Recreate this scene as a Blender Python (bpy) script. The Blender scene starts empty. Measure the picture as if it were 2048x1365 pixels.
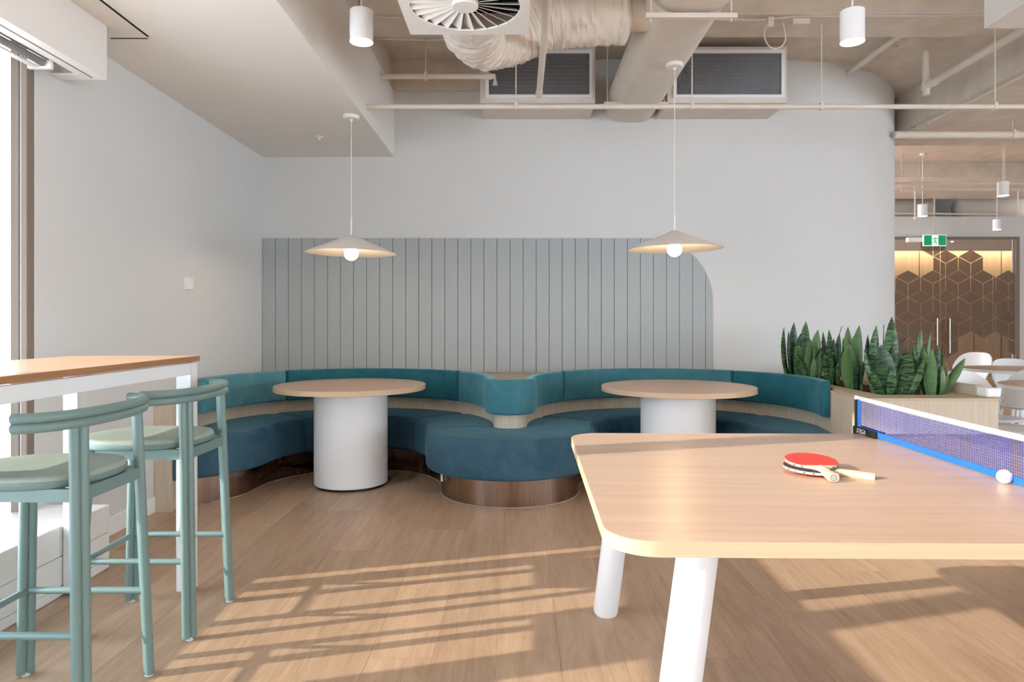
import bpy, bmesh, math, random
from mathutils import Vector, Matrix
random.seed(7)
PI = math.pi
sc = bpy.context.scene
COL = sc.collection

# ------------------------------------------------------------------ camera
F = 24.0 / 36.0 * 2048          # focal length in pixels
VX, VY, H = 1037.0, 645.0, 1.2  # vanishing point of the depth lines, eye height
cd = bpy.data.cameras.new('camera'); cd.lens = 24; cd.sensor_width = 36
cd.shift_x = -(VX - 1024) / 2048.0
cd.shift_y = -(682.5 - VY) / 2048.0
cd.clip_start = 0.05
cam = bpy.data.objects.new('camera', cd); COL.objects.link(cam)
cam.location = (0, 0, H); cam.rotation_euler = (PI / 2, 0, 0)
sc.camera = cam

# ------------------------------------------------------------------ world, sun, exposure
wd = bpy.data.worlds.new('world'); sc.world = wd; wd.use_nodes = True
bg = wd.node_tree.nodes['Background']
bg.inputs[0].default_value = (0.80, 0.885, 1.0, 1); bg.inputs[1].default_value = 9.0
sd = bpy.data.lights.new('sun', 'SUN'); sd.energy = 7.5; sd.color = (1.0, 0.87, 0.72); sd.angle = math.radians(0.6)
sun = bpy.data.objects.new('sun', sd); COL.objects.link(sun)
SUN_TRAVEL = Vector((1.0, 0.285, -0.382 * 1.04))
sun.rotation_euler = SUN_TRAVEL.to_track_quat('-Z', 'Y').to_euler(); sun.location = (-8, -2, 5)
sc.view_settings.view_transform = 'Standard'; sc.view_settings.look = 'None'
sc.view_settings.gamma = 1.0; sc.view_settings.use_curve_mapping = False
sc.view_settings.exposure = -0.15
sc.cycles.max_bounces = 7; sc.cycles.diffuse_bounces = 4; sc.cycles.glossy_bounces = 3; sc.cycles.transparent_max_bounces = 12
sc.cycles.use_light_tree = False; sc.cycles.use_adaptive_sampling = True; sc.cycles.adaptive_threshold = 0.03; sc.cycles.adaptive_min_samples = 12

# ------------------------------------------------------------------ helpers
def S(r, g, b):
    f = lambda c: (c / 255 / 12.92) if c / 255 <= 0.04045 else ((c / 255 + 0.055) / 1.055) ** 2.4
    return (f(r), f(g), f(b), 1)
def W(px, py, d):
    return Vector(((px - VX) / F * d, d, H - (py - VY) / F * d))
def nodes(name):
    m = bpy.data.materials.new(name); m.use_nodes = True
    nt = m.node_tree; return m, nt, nt.nodes['Principled BSDF']
def ramp(nt, fac, stops):
    r = nt.nodes.new('ShaderNodeValToRGB'); e = r.color_ramp.elements
    e[0].position, e[0].color = stops[0]; e[1].position, e[1].color = stops[-1]
    for p, c in stops[1:-1]:
        n = e.new(p); n.color = c
    nt.links.new(fac, r.inputs[0]); return r.outputs[0]
def objcoord(nt, scale, rand=False, loc=(0, 0, 0)):
    tc = nt.nodes.new('ShaderNodeTexCoord'); mp = nt.nodes.new('ShaderNodeMapping')
    mp.inputs['Scale'].default_value = scale; mp.inputs['Location'].default_value = loc
    src = tc.outputs['Object']
    if rand:
        oi = nt.nodes.new('ShaderNodeObjectInfo'); va = nt.nodes.new('ShaderNodeVectorMath'); va.operation = 'ADD'
        ml = nt.nodes.new('ShaderNodeMath'); ml.operation = 'MULTIPLY'; ml.inputs[1].default_value = 57.0
        nt.links.new(oi.outputs['Random'], ml.inputs[0]); nt.links.new(ml.outputs[0], va.inputs[1])
        nt.links.new(src, va.inputs[0]); src = va.outputs[0]
    nt.links.new(src, mp.inputs[0]); return mp.outputs[0]
def noise(nt, vec, scale, detail=3, rough=0.5, dist=0.0):
    n = nt.nodes.new('ShaderNodeTexNoise'); n.inputs['Scale'].default_value = scale
    n.inputs['Detail'].default_value = detail; n.inputs['Roughness'].default_value = rough
    n.inputs['Distortion'].default_value = dist
    nt.links.new(vec, n.inputs['Vector']); return n.outputs['Fac']
def mixc(nt, fac, a, b, mode='MIX'):
    m = nt.nodes.new('ShaderNodeMix'); m.data_type = 'RGBA'; m.blend_type = mode
    for sck, v in ((m.inputs[0], fac), (m.inputs[6], a), (m.inputs[7], b)):
        if hasattr(v, 'links'): nt.links.new(v, sck)
        else: sck.default_value = v
    return m.outputs[2]
def bump(nt, h, p, strength, dist=0.002):
    b = nt.nodes.new('ShaderNodeBump'); b.inputs['Strength'].default_value = strength
    b.inputs['Distance'].default_value = dist
    nt.links.new(h, b.inputs['Height']); nt.links.new(b.outputs[0], p.inputs['Normal'])
def paint(name, col, rough=0.6, var=0.03, scale=3.0, metal=0.0, bumps=0.0, bscale=200, spec=0.5):
    m, nt, p = nodes(name)
    n = noise(nt, objcoord(nt, (1, 1, 1)), scale, 1 if var < .04 else 3)
    lo = tuple(max(0, c * (1 - var)) for c in col[:3]) + (1,); hi = tuple(min(1, c * (1 + var)) for c in col[:3]) + (1,)
    nt.links.new(ramp(nt, n, [(0.3, lo), (0.7, hi)]), p.inputs['Base Color'])
    p.inputs['Roughness'].default_value = rough; p.inputs['Metallic'].default_value = metal
    p.inputs['Specular IOR Level'].default_value = spec
    if bumps: bump(nt, noise(nt, objcoord(nt, (1, 1, 1)), bscale, 2), p, bumps)
    return m
def wood(name, c1, c2, stretch=(1, 1, 1), scale=1.0, rough=0.45, rand=False, fine=0.35, coat=0.0, cath=0.0):
    """grain runs along the axis whose stretch is smallest"""
    m, nt, p = nodes(name)
    v = objcoord(nt, stretch, rand)
    n1 = noise(nt, v, 2.2 * scale, 3, 0.6, 0.6)
    n2 = noise(nt, v, 14.0 * scale, 2, 0.7)
    base = ramp(nt, n1, [(0.3, c1), (0.72, c2)])
    dk = tuple(c * 0.72 for c in c1[:3]) + (1,)
    f2 = nt.nodes.new('ShaderNodeMapRange'); f2.inputs[1].default_value = 0.52; f2.inputs[2].default_value = 0.75
    f2.inputs[3].default_value = 0.0; f2.inputs[4].default_value = fine
    nt.links.new(n2, f2.inputs[0])
    colr = mixc(nt, f2.outputs[0], base, dk)
    if cath:
        v2 = objcoord(nt, tuple(s * 0.5 + 0.0 for s in stretch), rand)
        wv = nt.nodes.new('ShaderNodeTexNoise'); wv.inputs['Scale'].default_value = 1.7 * scale; wv.inputs['Detail'].default_value = 1.5
        nt.links.new(v2, wv.inputs['Vector'])
        mm = nt.nodes.new('ShaderNodeMath'); mm.operation = 'MULTIPLY'; mm.inputs[1].default_value = 34.0
        fr = nt.nodes.new('ShaderNodeMath'); fr.operation = 'PINGPONG'; fr.inputs[1].default_value = 1.0
        nt.links.new(wv.outputs['Fac'], mm.inputs[0]); nt.links.new(mm.outputs[0], fr.inputs[0])
        mr = nt.nodes.new('ShaderNodeMapRange'); mr.inputs[1].default_value = 0.55; mr.inputs[2].default_value = 1.0
        mr.inputs[3].default_value = 0; mr.inputs[4].default_value = cath
        nt.links.new(fr.outputs[0], mr.inputs[0])
        colr = mixc(nt, mr.outputs[0], colr, dk)
    if rand:
        oi = nt.nodes.new('ShaderNodeObjectInfo')
        mr2 = nt.nodes.new('ShaderNodeMapRange'); mr2.inputs[3].default_value = 0.90; mr2.inputs[4].default_value = 1.07
        nt.links.new(oi.outputs['Random'], mr2.inputs[0])
        hsv = nt.nodes.new('ShaderNodeHueSaturation'); nt.links.new(mr2.outputs[0], hsv.inputs['Value']); nt.links.new(colr, hsv.inputs['Color'])
        colr = hsv.outputs[0]
    nt.links.new(colr, p.inputs['Base Color'])
    p.inputs['Roughness'].default_value = rough
    if rand: p.inputs['Specular IOR Level'].default_value = 0.3
    if coat: p.inputs['Coat Weight'].default_value = coat; p.inputs['Coat Roughness'].default_value = 0.15
    return m
def emit(name, col, strength):
    m, nt, p = nodes(name)
    p.inputs['Base Color'].default_value = (0.8, 0.8, 0.8, 1)
    p.inputs['Emission Color'].default_value = col; p.inputs['Emission Strength'].default_value = strength
    return m
def clear(name, tint=(1, 1, 1, 1), gloss=0.08, rough=0.0):
    m = bpy.data.materials.new(name); m.use_nodes = True; nt = m.node_tree; nt.nodes.clear()
    o = nt.nodes.new('ShaderNodeOutputMaterial'); t = nt.nodes.new('ShaderNodeBsdfTransparent'); g = nt.nodes.new('ShaderNodeBsdfGlossy')
    t.inputs[0].default_value = tint; g.inputs['Roughness'].default_value = rough
    mx = nt.nodes.new('ShaderNodeMixShader'); lwt = nt.nodes.new('ShaderNodeLayerWeight'); lwt.inputs[0].default_value = 0.5
    pwr = nt.nodes.new('ShaderNodeMath'); pwr.operation = 'POWER'; pwr.inputs[1].default_value = 4.0
    mad = nt.nodes.new('ShaderNodeMath'); mad.operation = 'MULTIPLY_ADD'; mad.inputs[1].default_value = 0.7; mad.inputs[2].default_value = gloss * 0.3
    nt.links.new(lwt.outputs['Facing'], pwr.inputs[0]); nt.links.new(pwr.outputs[0], mad.inputs[0]); nt.links.new(mad.outputs[0], mx.inputs[0]); nt.links.new(t.outputs[0], mx.inputs[1]); nt.links.new(g.outputs[0], mx.inputs[2])
    nt.links.new(mx.outputs[0], o.inputs[0]); return m

class B:
    """bmesh collector"""
    def __init__(s): s.bm = bmesh.new()
    def box(s, x0, x1, y0, y1, z0, z1, bev=0.0, seg=2, mat=None):
        r = bmesh.ops.create_cube(s.bm, size=1.0)
        vs = r['verts']
        for v in vs:
            v.co = Vector(((x0 + x1) / 2 + v.co.x * (x1 - x0), (y0 + y1) / 2 + v.co.y * (y1 - y0), (z0 + z1) / 2 + v.co.z * (z1 - z0)))
        if mat is not None:
            for v in vs: v.co = mat @ v.co
        if bev:
            es = {e for v in vs for e in v.link_edges}
            bmesh.ops.bevel(s.bm, geom=list(es), offset=bev, segments=seg, profile=0.5, affect='EDGES')
        return s
    def tube(s, pts, r, seg=12, closed=False):
        pts = [Vector(p) for p in pts]; n = len(pts); rings = []
        rr = r if isinstance(r, (list, tuple)) else [r] * n
        ref = None
        for i, p in enumerate(pts):
            a = pts[max(i - 1, 0)]; b = pts[min(i + 1, n - 1)]
            t = (b - a).normalized()
            if ref is None:
                ref = Vector((0, 0, 1)) if abs(t.z) < 0.9 else Vector((1, 0, 0))
            u = (ref - t * ref.dot(t)).normalized(); w = t.cross(u); ref = u
            rings.append([s.bm.verts.new(p + (u * math.cos(2 * PI * k / seg) + w * math.sin(2 * PI * k / seg)) * rr[i]) for k in range(seg)])
        for i in range(n - 1):
            for k in range(seg):
                s.bm.faces.new((rings[i][k], rings[i][(k + 1) % seg], rings[i + 1][(k + 1) % seg], rings[i + 1][k]))
        s.bm.faces.new(rings[0][::-1]); s.bm.faces.new(rings[-1]); return s
    def lathe(s, prof, c=(0, 0, 0), seg=48, axis='z'):
        c = Vector(c); rings = []
        for r, z in prof:
            if r < 1e-6: rings.append([s.bm.verts.new(c + Vector((0, 0, z)))])
            else: rings.append([s.bm.verts.new(c + Vector((r * math.cos(2 * PI * k / seg), r * math.sin(2 * PI * k / seg), z))) for k in range(seg)])
        for a, b in zip(rings, rings[1:]):
            for k in range(seg):
                j = (k + 1) % seg
                if len(a) == 1 and len(b) == 1: continue
                if len(a) == 1: s.bm.faces.new((a[0], b[k], b[j]))
                elif len(b) == 1: s.bm.faces.new((a[k], b[0], a[j]))
                else: s.bm.faces.new((a[k], b[k], b[j], a[j]))
        return s
    def prism(s, poly, z0, z1, bev=0.0):
        lo = [s.bm.verts.new((p[0], p[1], z0)) for p in poly]; hi = [s.bm.verts.new((p[0], p[1], z1)) for p in poly]
        n = len(poly)
        f1 = s.bm.faces.new(lo[::-1]); f2 = s.bm.faces.new(hi)
        for i in range(n): s.bm.faces.new((lo[i], lo[(i + 1) % n], hi[(i + 1) % n], hi[i]))
        if bev:
            es = list(f2.edges) + list(f1.edges)
            bmesh.ops.bevel(s.bm, geom=es, offset=bev, segments=2, profile=0.5, affect='EDGES')
        return s
    def loft(s, secs, caps=True, ring=True):
        """secs: list of closed (ring) or open point lists of equal length"""
        rs = [[s.bm.verts.new(p) for p in q] for q in secs]; m = len(secs[0])
        for a, b in zip(rs, rs[1:]):
            for k in range(m if ring else m - 1):
                j = (k + 1) % m
                s.bm.faces.new((a[k], a[j], b[j], b[k]))
        if caps and ring:
            s.bm.faces.new(rs[0][::-1]); s.bm.faces.new(rs[-1])
        return s
    def xf(s, M):
        bmesh.ops.transform(s.bm, matrix=M, verts=s.bm.verts); return s
def finish(name, b, mat, parent=None, smooth=False, angle=35, local=False, weld=False):
    bm = b.bm
    if weld: bmesh.ops.remove_doubles(bm, verts=bm.verts, dist=1e-5)
    bmesh.ops.recalc_face_normals(bm, faces=bm.faces)
    if parent is not None and not local:
        r = parent
        off = Vector((0, 0, 0))
        while r is not None: off += r.location; r = r.parent
        bmesh.ops.translate(bm, verts=bm.verts, vec=-off)
    me = bpy.data.meshes.new(name)
    if smooth:
        for f in bm.faces: f.smooth = True
        ca = math.radians(angle)
        for e in bm.edges:
            if len(e.link_faces) != 2 or e.calc_face_angle(0) > ca: e.smooth = False
    bm.to_mesh(me); bm.free()
    me.materials.append(mat)
    o = bpy.data.objects.new(name, me); COL.objects.link(o)
    if parent is not None: o.parent = parent
    return o
def root(name, label, cat, loc=(0, 0, 0), rz=0.0, group=None, kind=None):
    o = bpy.data.objects.new(name, None); COL.objects.link(o); o.empty_display_size = 0.1
    o.location = loc; o.rotation_euler = (0, 0, rz)
    return tag(o, label, cat, group, kind)
def tag(o, label=None, cat=None, group=None, kind=None):
    if label: o['label'] = label
    if cat: o['category'] = cat
    if group: o['group'] = group
    if kind: o['kind'] = kind
    return o
def struct(name, b, mat, label=None, **k):
    return tag(finish(name, b, mat, **k), label, None, None, 'structure')
def copy_tree(o, parent=None):
    c = o.copy(); COL.objects.link(c); c.parent = parent
    for ch in o.children: copy_tree(ch, c)
    return c
def arc(c, r, a0, a1, n):
    return [(c[0] + r * math.cos(math.radians(a0 + (a1 - a0) * i / n)), c[1] + r * math.sin(math.radians(a0 + (a1 - a0) * i / n))) for i in range(n + 1)]

# ------------------------------------------------------------------ materials
M = {}
M['wall'] = paint('wall paint', S(217, 217, 216), 0.85, 0.01, 2)
M['ceil'] = paint('ceiling paint', S(236, 230, 223), 0.9, 0.01, 2)
M['slab'] = paint('painted concrete', S(218, 206, 192), 0.9, 0.08, 5)
M['service'] = paint('service paint', S(222, 211, 199), 0.7, 0.03, 6)
M['flex'] = paint('flex duct wrap', S(228, 218, 207), 0.55, 0.05, 12, bumps=0.25, bscale=45)
M['blind'] = paint('grey blind', S(128, 128, 128), 0.6)
M['white'] = paint('white powder coat', S(240, 241, 243), 0.35, 0.005)
M['matte_white'] = paint('matte white', S(235, 232, 228), 0.6, 0.01)
M['shade'] = paint('pendant shade', S(234, 226, 219), 0.6, 0.01)
M['alu'] = paint('aluminium', S(196, 198, 204), 0.4, 0.03, metal=0.15)
M['chrome'] = paint('brushed steel', S(200, 196, 188), 0.3, 0.03, metal=1.0)
M['black'] = paint('black plastic', S(24, 24, 26), 0.5, 0.05)
M['dark'] = paint('dark interior', S(22, 20, 19), 0.9, 0.1)
M['frame'] = paint('window frame bronze', S(132, 118, 106), 0.65, 0.03)
M['floor'] = wood('oak floor', S(174, 145, 119), S(196, 168, 142), (7, 0.7, 1), 1.3, 0.40, rand=True, fine=0.25, cath=0.2)
M['laminate'] = wood('oak laminate', S(198, 166, 142), S(212, 182, 158), (0.6, 9, 9), 1.4, 0.32, fine=0.22)
M['laminate_edge'] = wood('oak edge band', S(200, 170, 140), S(212, 184, 154), (0.6, 0.6, 22), 1.4, 0.5, fine=0.2)
M['bar_top'] = wood('oak bar top', S(200, 162, 128), S(214, 180, 146), (9, 0.6, 9), 1.3, 0.35, fine=0.22)
M['bar_edge'] = wood('oak bar edge', S(158, 112, 74), S(176, 130, 90), (0.6, 0.6, 14), 1.3, 0.5, fine=0.3)
M['cafe_top'] = wood('oak cafe top', S(190, 158, 134), S(206, 176, 152), (0.7, 9, 9), 1.3, 0.3, fine=0.2)
M['shell_wood'] = wood('pale oak veneer', S(196, 180, 158), S(214, 200, 181), (14, 14, 0.7), 1.6, 0.55, fine=0.35)
M['ledge_wood'] = wood('pale oak ledge', S(182, 164, 140), S(200, 184, 160), (0.8, 10, 10), 1.4, 0.5, fine=0.3)
M['far_wood'] = wood('walnut panelling', S(172, 152, 130), S(190, 170, 148), (9, 9, 0.6), 0.6, 0.6, fine=0.2)
def velvet(name, c1, c2, sheen):
    m, nt, p = nodes(name)
    v = objcoord(nt, (1, 1, 0.8)); n = noise(nt, v, 4.5, 4, 0.65, 1.2)
    nt.links.new(ramp(nt, n, [(0.3, c1), (0.7, c2)]), p.inputs['Base Color'])
    p.inputs['Roughness'].default_value = 0.75; p.inputs['Specular IOR Level'].default_value = 0.25
    p.inputs['Sheen Weight'].default_value = sheen; p.inputs['Sheen Roughness'].default_value = 0.35
    p.inputs['Sheen Tint'].default_value = (0.35, 0.75, 0.9, 1)
    return m
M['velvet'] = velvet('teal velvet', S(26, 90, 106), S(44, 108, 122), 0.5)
M['velvet_light'] = velvet('teal velvet light sheen', S(72, 124, 138), S(94, 146, 158), 0.6)  # light and mid copies put the nap's sheen per cushion into the base colour
M['velvet_mid'] = velvet('teal velvet mid sheen', S(50, 108, 122), S(72, 128, 142), 0.55)
M['seat'] = velvet('blue seat leather', S(44, 78, 98), S(64, 98, 116), 0.25)
def felt():
    m, nt, p = nodes('grey felt')
    n = noise(nt, objcoord(nt, (60, 1, 260)), 1.0, 3, 0.7); n2 = noise(nt, objcoord(nt, (1, 1, 1)), 260, 3)
    c = ramp(nt, n, [(0.35, S(170, 175, 177)), (0.7, S(186, 191, 193))])
    f = nt.nodes.new('ShaderNodeMapRange'); f.inputs[1].default_value = 0.62; f.inputs[2].default_value = 0.75; f.inputs[4].default_value = 0.35
    nt.links.new(n2, f.inputs[0])
    nt.links.new(mixc(nt, f.outputs[0], c, S(150, 154, 152)), p.inputs['Base Color'])
    p.inputs['Roughness'].default_value = 0.95; p.inputs['Specular IOR Level'].default_value = 0.1
    return m
M['felt'] = felt()
M['groove'] = paint('felt groove', S(84, 98, 98), 0.95, 0.03)
def brushed():
    m, nt, p = nodes('brushed copper kick')
    n = noise(nt, objcoord(nt, (40, 40, 1)), 3, 3)
    nt.links.new(ramp(nt, n, [(0.3, S(154, 132, 120)), (0.7, S(176, 154, 142))]), p.inputs['Base Color'])
    p.inputs['Metallic'].default_value = 1.0; p.inputs['Roughness'].default_value = 0.2
    p.inputs['Anisotropic'].default_value = 0.5; return m
M['copper'] = brushed()
M['sage'] = paint('sage lacquer', S(116, 143, 141), 0.38, 0.02)
M['sage_pad'] = paint('sage seat fabric', S(160, 173, 162), 0.85, 0.05, 60, bumps=0.2, bscale=500)
M['block'] = paint('white painted block', S(236, 236, 236), 0.7, 0.015, 8, bumps=0.2, bscale=80)
M['glass'] = clear('window glass', (0.97, 0.985, 0.98, 1), 0.09)
M['pglass'] = clear('partition glass', (0.86, 0.85, 0.83, 1), 0.09)
def film():
    m = bpy.data.materials.new('frosted film'); m.use_nodes = True; nt = m.node_tree; nt.nodes.clear()
    o = nt.nodes.new('ShaderNodeOutputMaterial'); t = nt.nodes.new('ShaderNodeBsdfTransparent'); d = nt.nodes.new('ShaderNodeBsdfDiffuse')
    d.inputs[0].default_value = S(140, 122, 108); t.inputs[0].default_value = (0.66, 0.62, 0.58, 1)
    mx = nt.nodes.new('ShaderNodeMixShader'); mx.inputs[0].default_value = 0.55
    nt.links.new(t.outputs[0], mx.inputs[1]); nt.links.new(d.outputs[0], mx.inputs[2]); nt.links.new(mx.outputs[0], o.inputs[0]); return m
M['film'] = film()
M['bulb'] = emit('lit bulb', (1.0, 0.74, 0.46, 1), 60)
M['lens'] = emit('lit downlight lens', (1.0, 0.88, 0.70, 1), 22)
M['strip'] = emit('warm led strip', (1.0, 0.80, 0.54, 1), 48)
M['exit_green'] = emit('exit green', S(0, 150, 95), 0.55); M['exit_white'] = emit('exit white', S(225, 245, 235), 0.8)
for k_ in ('exit_green', 'exit_white', 'lens'): M[k_].cycles.emission_sampling = 'NONE'
M['exit_green'].node_tree.nodes['Principled BSDF'].inputs['Base Color'].default_value = S(0, 140, 85)
M['net_blue'] = paint('net blue', S(48, 70, 165), 0.8, 0.05, 40)
M['band_blue'] = paint('net band blue', S(30, 105, 205), 0.7, 0.08, 60)
M['sleeve_blue'] = paint('net sleeve blue', S(60, 140, 225), 0.6, 0.05, 60)
M['tape'] = paint('net tape', S(245, 245, 248), 0.7, 0.01)
M['rubber'] = paint('red bat rubber', S(222, 66, 58), 0.6, 0.05, 40)
M['rubber_black'] = paint('black bat rubber', S(30, 28, 28), 0.6, 0.05, 40)
M['bat_wood'] = wood('bat blade ply', S(214, 196, 166), S(226, 210, 182), (1, 9, 9), 4, 0.5, fine=0.15)
M['bat_edge'] = paint('bat edge tape', S(224, 218, 200), 0.5, 0.03, 60)
M['ink_blue'] = paint('blue print', S(70, 110, 170), 0.6); M['ink'] = paint('dark print', S(40, 40, 44), 0.6)
M['navy'] = paint('navy fabric', S(48, 56, 78), 0.8, 0.05, 50)
M['soil'] = paint('bark mulch', S(92, 52, 40), 0.95, 0.5, 45, bumps=1.0, bscale=60)
def leafmat(name, a, b, edge, band):
    m, nt, p = nodes(name)
    v = objcoord(nt, (10, 10, 60), True)
    n = noise(nt, v, 1.0 if band else 0.5, 3, 0.6, 1.5)
    nt.links.new(ramp(nt, n, [(0.44 if band else 0.3, a), (0.56 if band else 0.8, b)]), p.inputs['Base Color'])
    p.inputs['Roughness'].default_value = 0.42; p.inputs['Specular IOR Level'].default_value = 0.45
    return m
M['leaf_band'] = leafmat('banded leaf', S(24, 52, 30), S(84, 122, 74), None, True)
M['leaf_dark'] = leafmat('dark banded leaf', S(18, 40, 27), S(52, 88, 56), None, True)
M['leaf_plain'] = leafmat('pale green leaf', S(78, 116, 66), S(106, 140, 92), None, False)

# ------------------------------------------------------------------ the setting
YW = 6.15      # plaster face of the back wall
XL = -2.305    # left wall face
ZS = 3.57      # concrete slab soffit
ZC = 2.69      # plaster ceiling over the left bay
XB = -1.12     # face of the bulkhead
fl = struct('floor', B().box(-3.2, 12.5, -6.2, 17.0, -0.25, -0.003), M['floor'])
pw, pl = 0.228, 1.52
mesh = None; col_i = 0; x = -2.36
pm = None
while x < 4.2:
    y = 0.3 - (0.52, 1.27, 0.05, 0.9, 0.34)[col_i % 5]
    while y < 7.6:
        if pm is None:
            b = B().box(-pw / 2 + .0004, pw / 2 - .0004, -pl / 2 + .0004, pl / 2 - .0004, -0.003, 0.0)
            o = finish('plank', b, M['floor'], fl, local=True); pm = o.data
        else:
            o = bpy.data.objects.new('plank', pm); COL.objects.link(o); o.parent = fl
        o.location = (x + pw / 2, y + pl / 2, 0)
        y += pl
    x += pw; col_i += 1

# back wall: flat, then a quarter round into the open office
cw, rw, n = (2.29, 8.01), 1.86, 40
poly = [(XL - 0.4, YW), (2.29, YW)] + arc(cw, rw, -90, 0, n)[1:] + [(cw[0] + rw, 9.2), (cw[0] + rw - 0.2, 9.2)] + arc(cw, rw - 0.2, 0, -90, n) + [(XL - 0.4, YW + 0.2)]
struct('wall_back', B().prism(poly, 0, ZS), M['wall'], smooth=True, angle=25)
struct('wall_left', B().box(XL - 0.075, XL, 3.25, YW, 0, ZS), M['wall'])
struct('wall_rear', B().box(-3.0, 10, -5.35, -5.2, 0, 0.35).box(-3.0, 10, -5.35, -5.2, 2.5, ZS).box(-3.0, 3.65, -5.35, -5.2, 0.35, 2.5), M['wall'])
struct('wall_right', B().box(9.6, 9.8, -5.2, 12, 0, .35).box(9.6, 9.8, -5.2, 12, 2.6, ZS).box(9.6, 9.8, 4.0, 12, .35, 2.6), M['wall'])
struct('ceiling', B().box(-3.0, 10.0, -5.4, 17.0, ZS, ZS + 0.2), M['slab'])
struct('ceiling_left', B().box(-2.9, XB, -5.2, YW, ZC, 3.28), M['ceil'])
struct('trim_1', B().box(-2.9, XB - 0.02, -5.2, YW, 3.281, ZS), M['slab'], 'concrete edge above the plaster bulkhead')
struct('trim_2', B().box(XB - 0.02, -0.34, YW - 0.012, YW + 0.05, 3.28, ZS), M['slab'], 'concrete band above the back wall')
struct('trim_3', B().box(XB - 0.02, 4.0, 4.88, 5.27, 3.40, ZS + .01, 0.006), M['slab'], 'concrete cross beam before the back wall')
struct('trim_4', B().box(4.0, 9.6, -5.2, 7.73, 3.2, ZS + .01, 0.006), M['slab'], 'wide concrete beam over the open office')
struct('trim_5', B().box(3.9, 9.6, 10.1, 11.9, 3.35, ZS + .01), M['slab'], 'far concrete beam before the glass partition')
struct('baseboard_left', B().box(XL, XL + 0.012, 3.35, 4.31, 0, 0.10, 0.002), M['white'])
# formwork joints
for i, xx in enumerate((-0.66, 0.05, 2.75, 3.35)):
    struct('trim_%d' % (6 + i), B().box(xx, xx + .006, 5.27, YW, ZS - .003, ZS + .002), M['slab'], 'formwork joint in the concrete soffit')

# left window: bronze jamb, mullions, added outer fin, panes, blocks below
wr = root('window_1', 'tall bronze framed window along the left wall', None, (-2.45, 1.0, 0), kind='structure')
finish('jamb', B().box(-2.382, -2.344, 3.20, 3.25, 0.0, 2.62, 0.002, 1).box(-2.333, XL, 3.20, 3.25, 0.0, 2.62, 0.002, 1), M['frame'], wr)
finish('gasket_strip', B().box(-2.344, -2.333, 3.208, 3.25, 0.0, 2.62), M['alu'], wr)
finish('sun_fin', B().box(-2.80, -2.68, 2.84, 3.42, 0.0, 3.3), M['frame'], wr)  # unseen fin added outside to move the edge of the sunlit floor
finish('mullion', B().box(-2.47, -2.39, 1.62, 1.78, 0.3, 2.62, 0.004), M['frame'], wr)
for yy in (-0.3, -2.2, -4.1): finish('mullion', B().box(-2.47, -2.39, yy, yy + 0.12, 0.3, 2.62, 0.004), M['frame'], wr)
finish('head', B().box(-2.9, -2.36, -5.2, 3.24, 2.60, 2.72), M['frame'], wr)
for a, bb in ((1.78, 3.6), (-0.18, 1.62), (-2.08, -0.3), (-3.98, -2.2), (-5.2, -4.1)):
    finish('pane', B().box(-2.436, -2.430, a, bb, 0.3, 2.60), M['glass'], wr)
wr2 = root('window_2', 'wide window wall behind the camera', None, (3.5, -5.27, 0), kind='structure')
for i in range(4):
    xx = 3.65 + i * 1.45
    finish('mullion', B().box(xx, xx + .08, -5.33, -5.22, 0.35, 2.5, 0.004), M['frame'], wr2)
    finish('pane', B().box(xx + .08, xx + 1.45, -5.28, -5.274, 0.35, 2.5), M['glass'], wr2)
wr3 = root('fill_window', 'added unseen window band in the far right wall', None, (9.7, -0.6, 0), kind='structure')  # unseen window added so more daylight reaches the left wall
for i in range(6):
    yy = -5.2 + i * 1.53
    finish('mullion', B().box(9.64, 9.74, yy, yy + .08, .35, 2.6, .004), M['frame'], wr3)
    finish('pane', B().box(9.69, 9.696, yy + .08, yy + 1.53, .35, 2.6), M['glass'], wr3)
lw = struct('wall_sill', B().box(-2.9, -2.03, -5.2, 3.325, 0, 0.295), M['block'], 'low white block wall under the left window')
rng = random.Random(3)
for course, (z0, z1, off) in enumerate(((0.0, 0.045, .1), (0.045, 0.175, 0.27), (0.175, 0.31, 0.06))):
    y1 = 3.34; ln = 0.42 if course else 1.3
    first = True
    while y1 > 0.4:
        L = ln if not first else ln - off
        first = False
        finish('block', B().box(-2.40 if course == 2 else -2.1, -2.0 + rng.uniform(-.001, .0005), y1 - L + .0015, y1 - .0015, z0 + .0012, z1 - .0012, 0.003, 1), M['block'], lw)
        y1 -= L

# blind pelmet, roller blind, ceiling slot
pr = root('blind_pelmet', 'white pelmet box above the left window', 'pelmet', (-2.2, 1.0, 2.42))
finish('fascia', B().box(-2.086, -2.07, -5.0, 3.435, 2.42, ZC, 0.002), M['matte_white'], pr)
finish('lower_flange', B().box(-2.17, -2.086, -5.0, 3.435, 2.42, 2.428), M['matte_white'], pr)
finish('shadow_slot', B().box(-2.128, -2.120, -5.0, 3.40, 2.4185, 2.4205), M['frame'], pr)
finish('end_flange', B().box(-2.30, -2.17, 3.36, 3.435, 2.42, 2.428), M['matte_white'], pr)
finish('inner_board', B().box(-2.19, -2.17, -5.0, 3.36, 2.428, 2.60), M['matte_white'], pr)
rb = root('roller_blind', 'grey roller blind rolled up inside the pelmet', 'blind', (-2.26, 1.0, 2.46))
finish('fabric_roll', B().tube([(-2.225, -4.9, 2.415), (-2.225, 3.19, 2.415)], 0.017, 20), M['blind'], rb, smooth=True)
finish('bottom_bar', B().box(-2.275, -2.246, -4.9, 3.19, 2.392, 2.400), M['matte_white'], rb)
finish('headrail', B().box(-2.21, -2.192, -4.9, 3.25, 2.43, 2.50), M['blind'], rb)
finish('side_bracket', B().box(-2.30, -2.19, 3.195, 3.215, 2.39, 2.55), M['matte_white'], rb)
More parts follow.
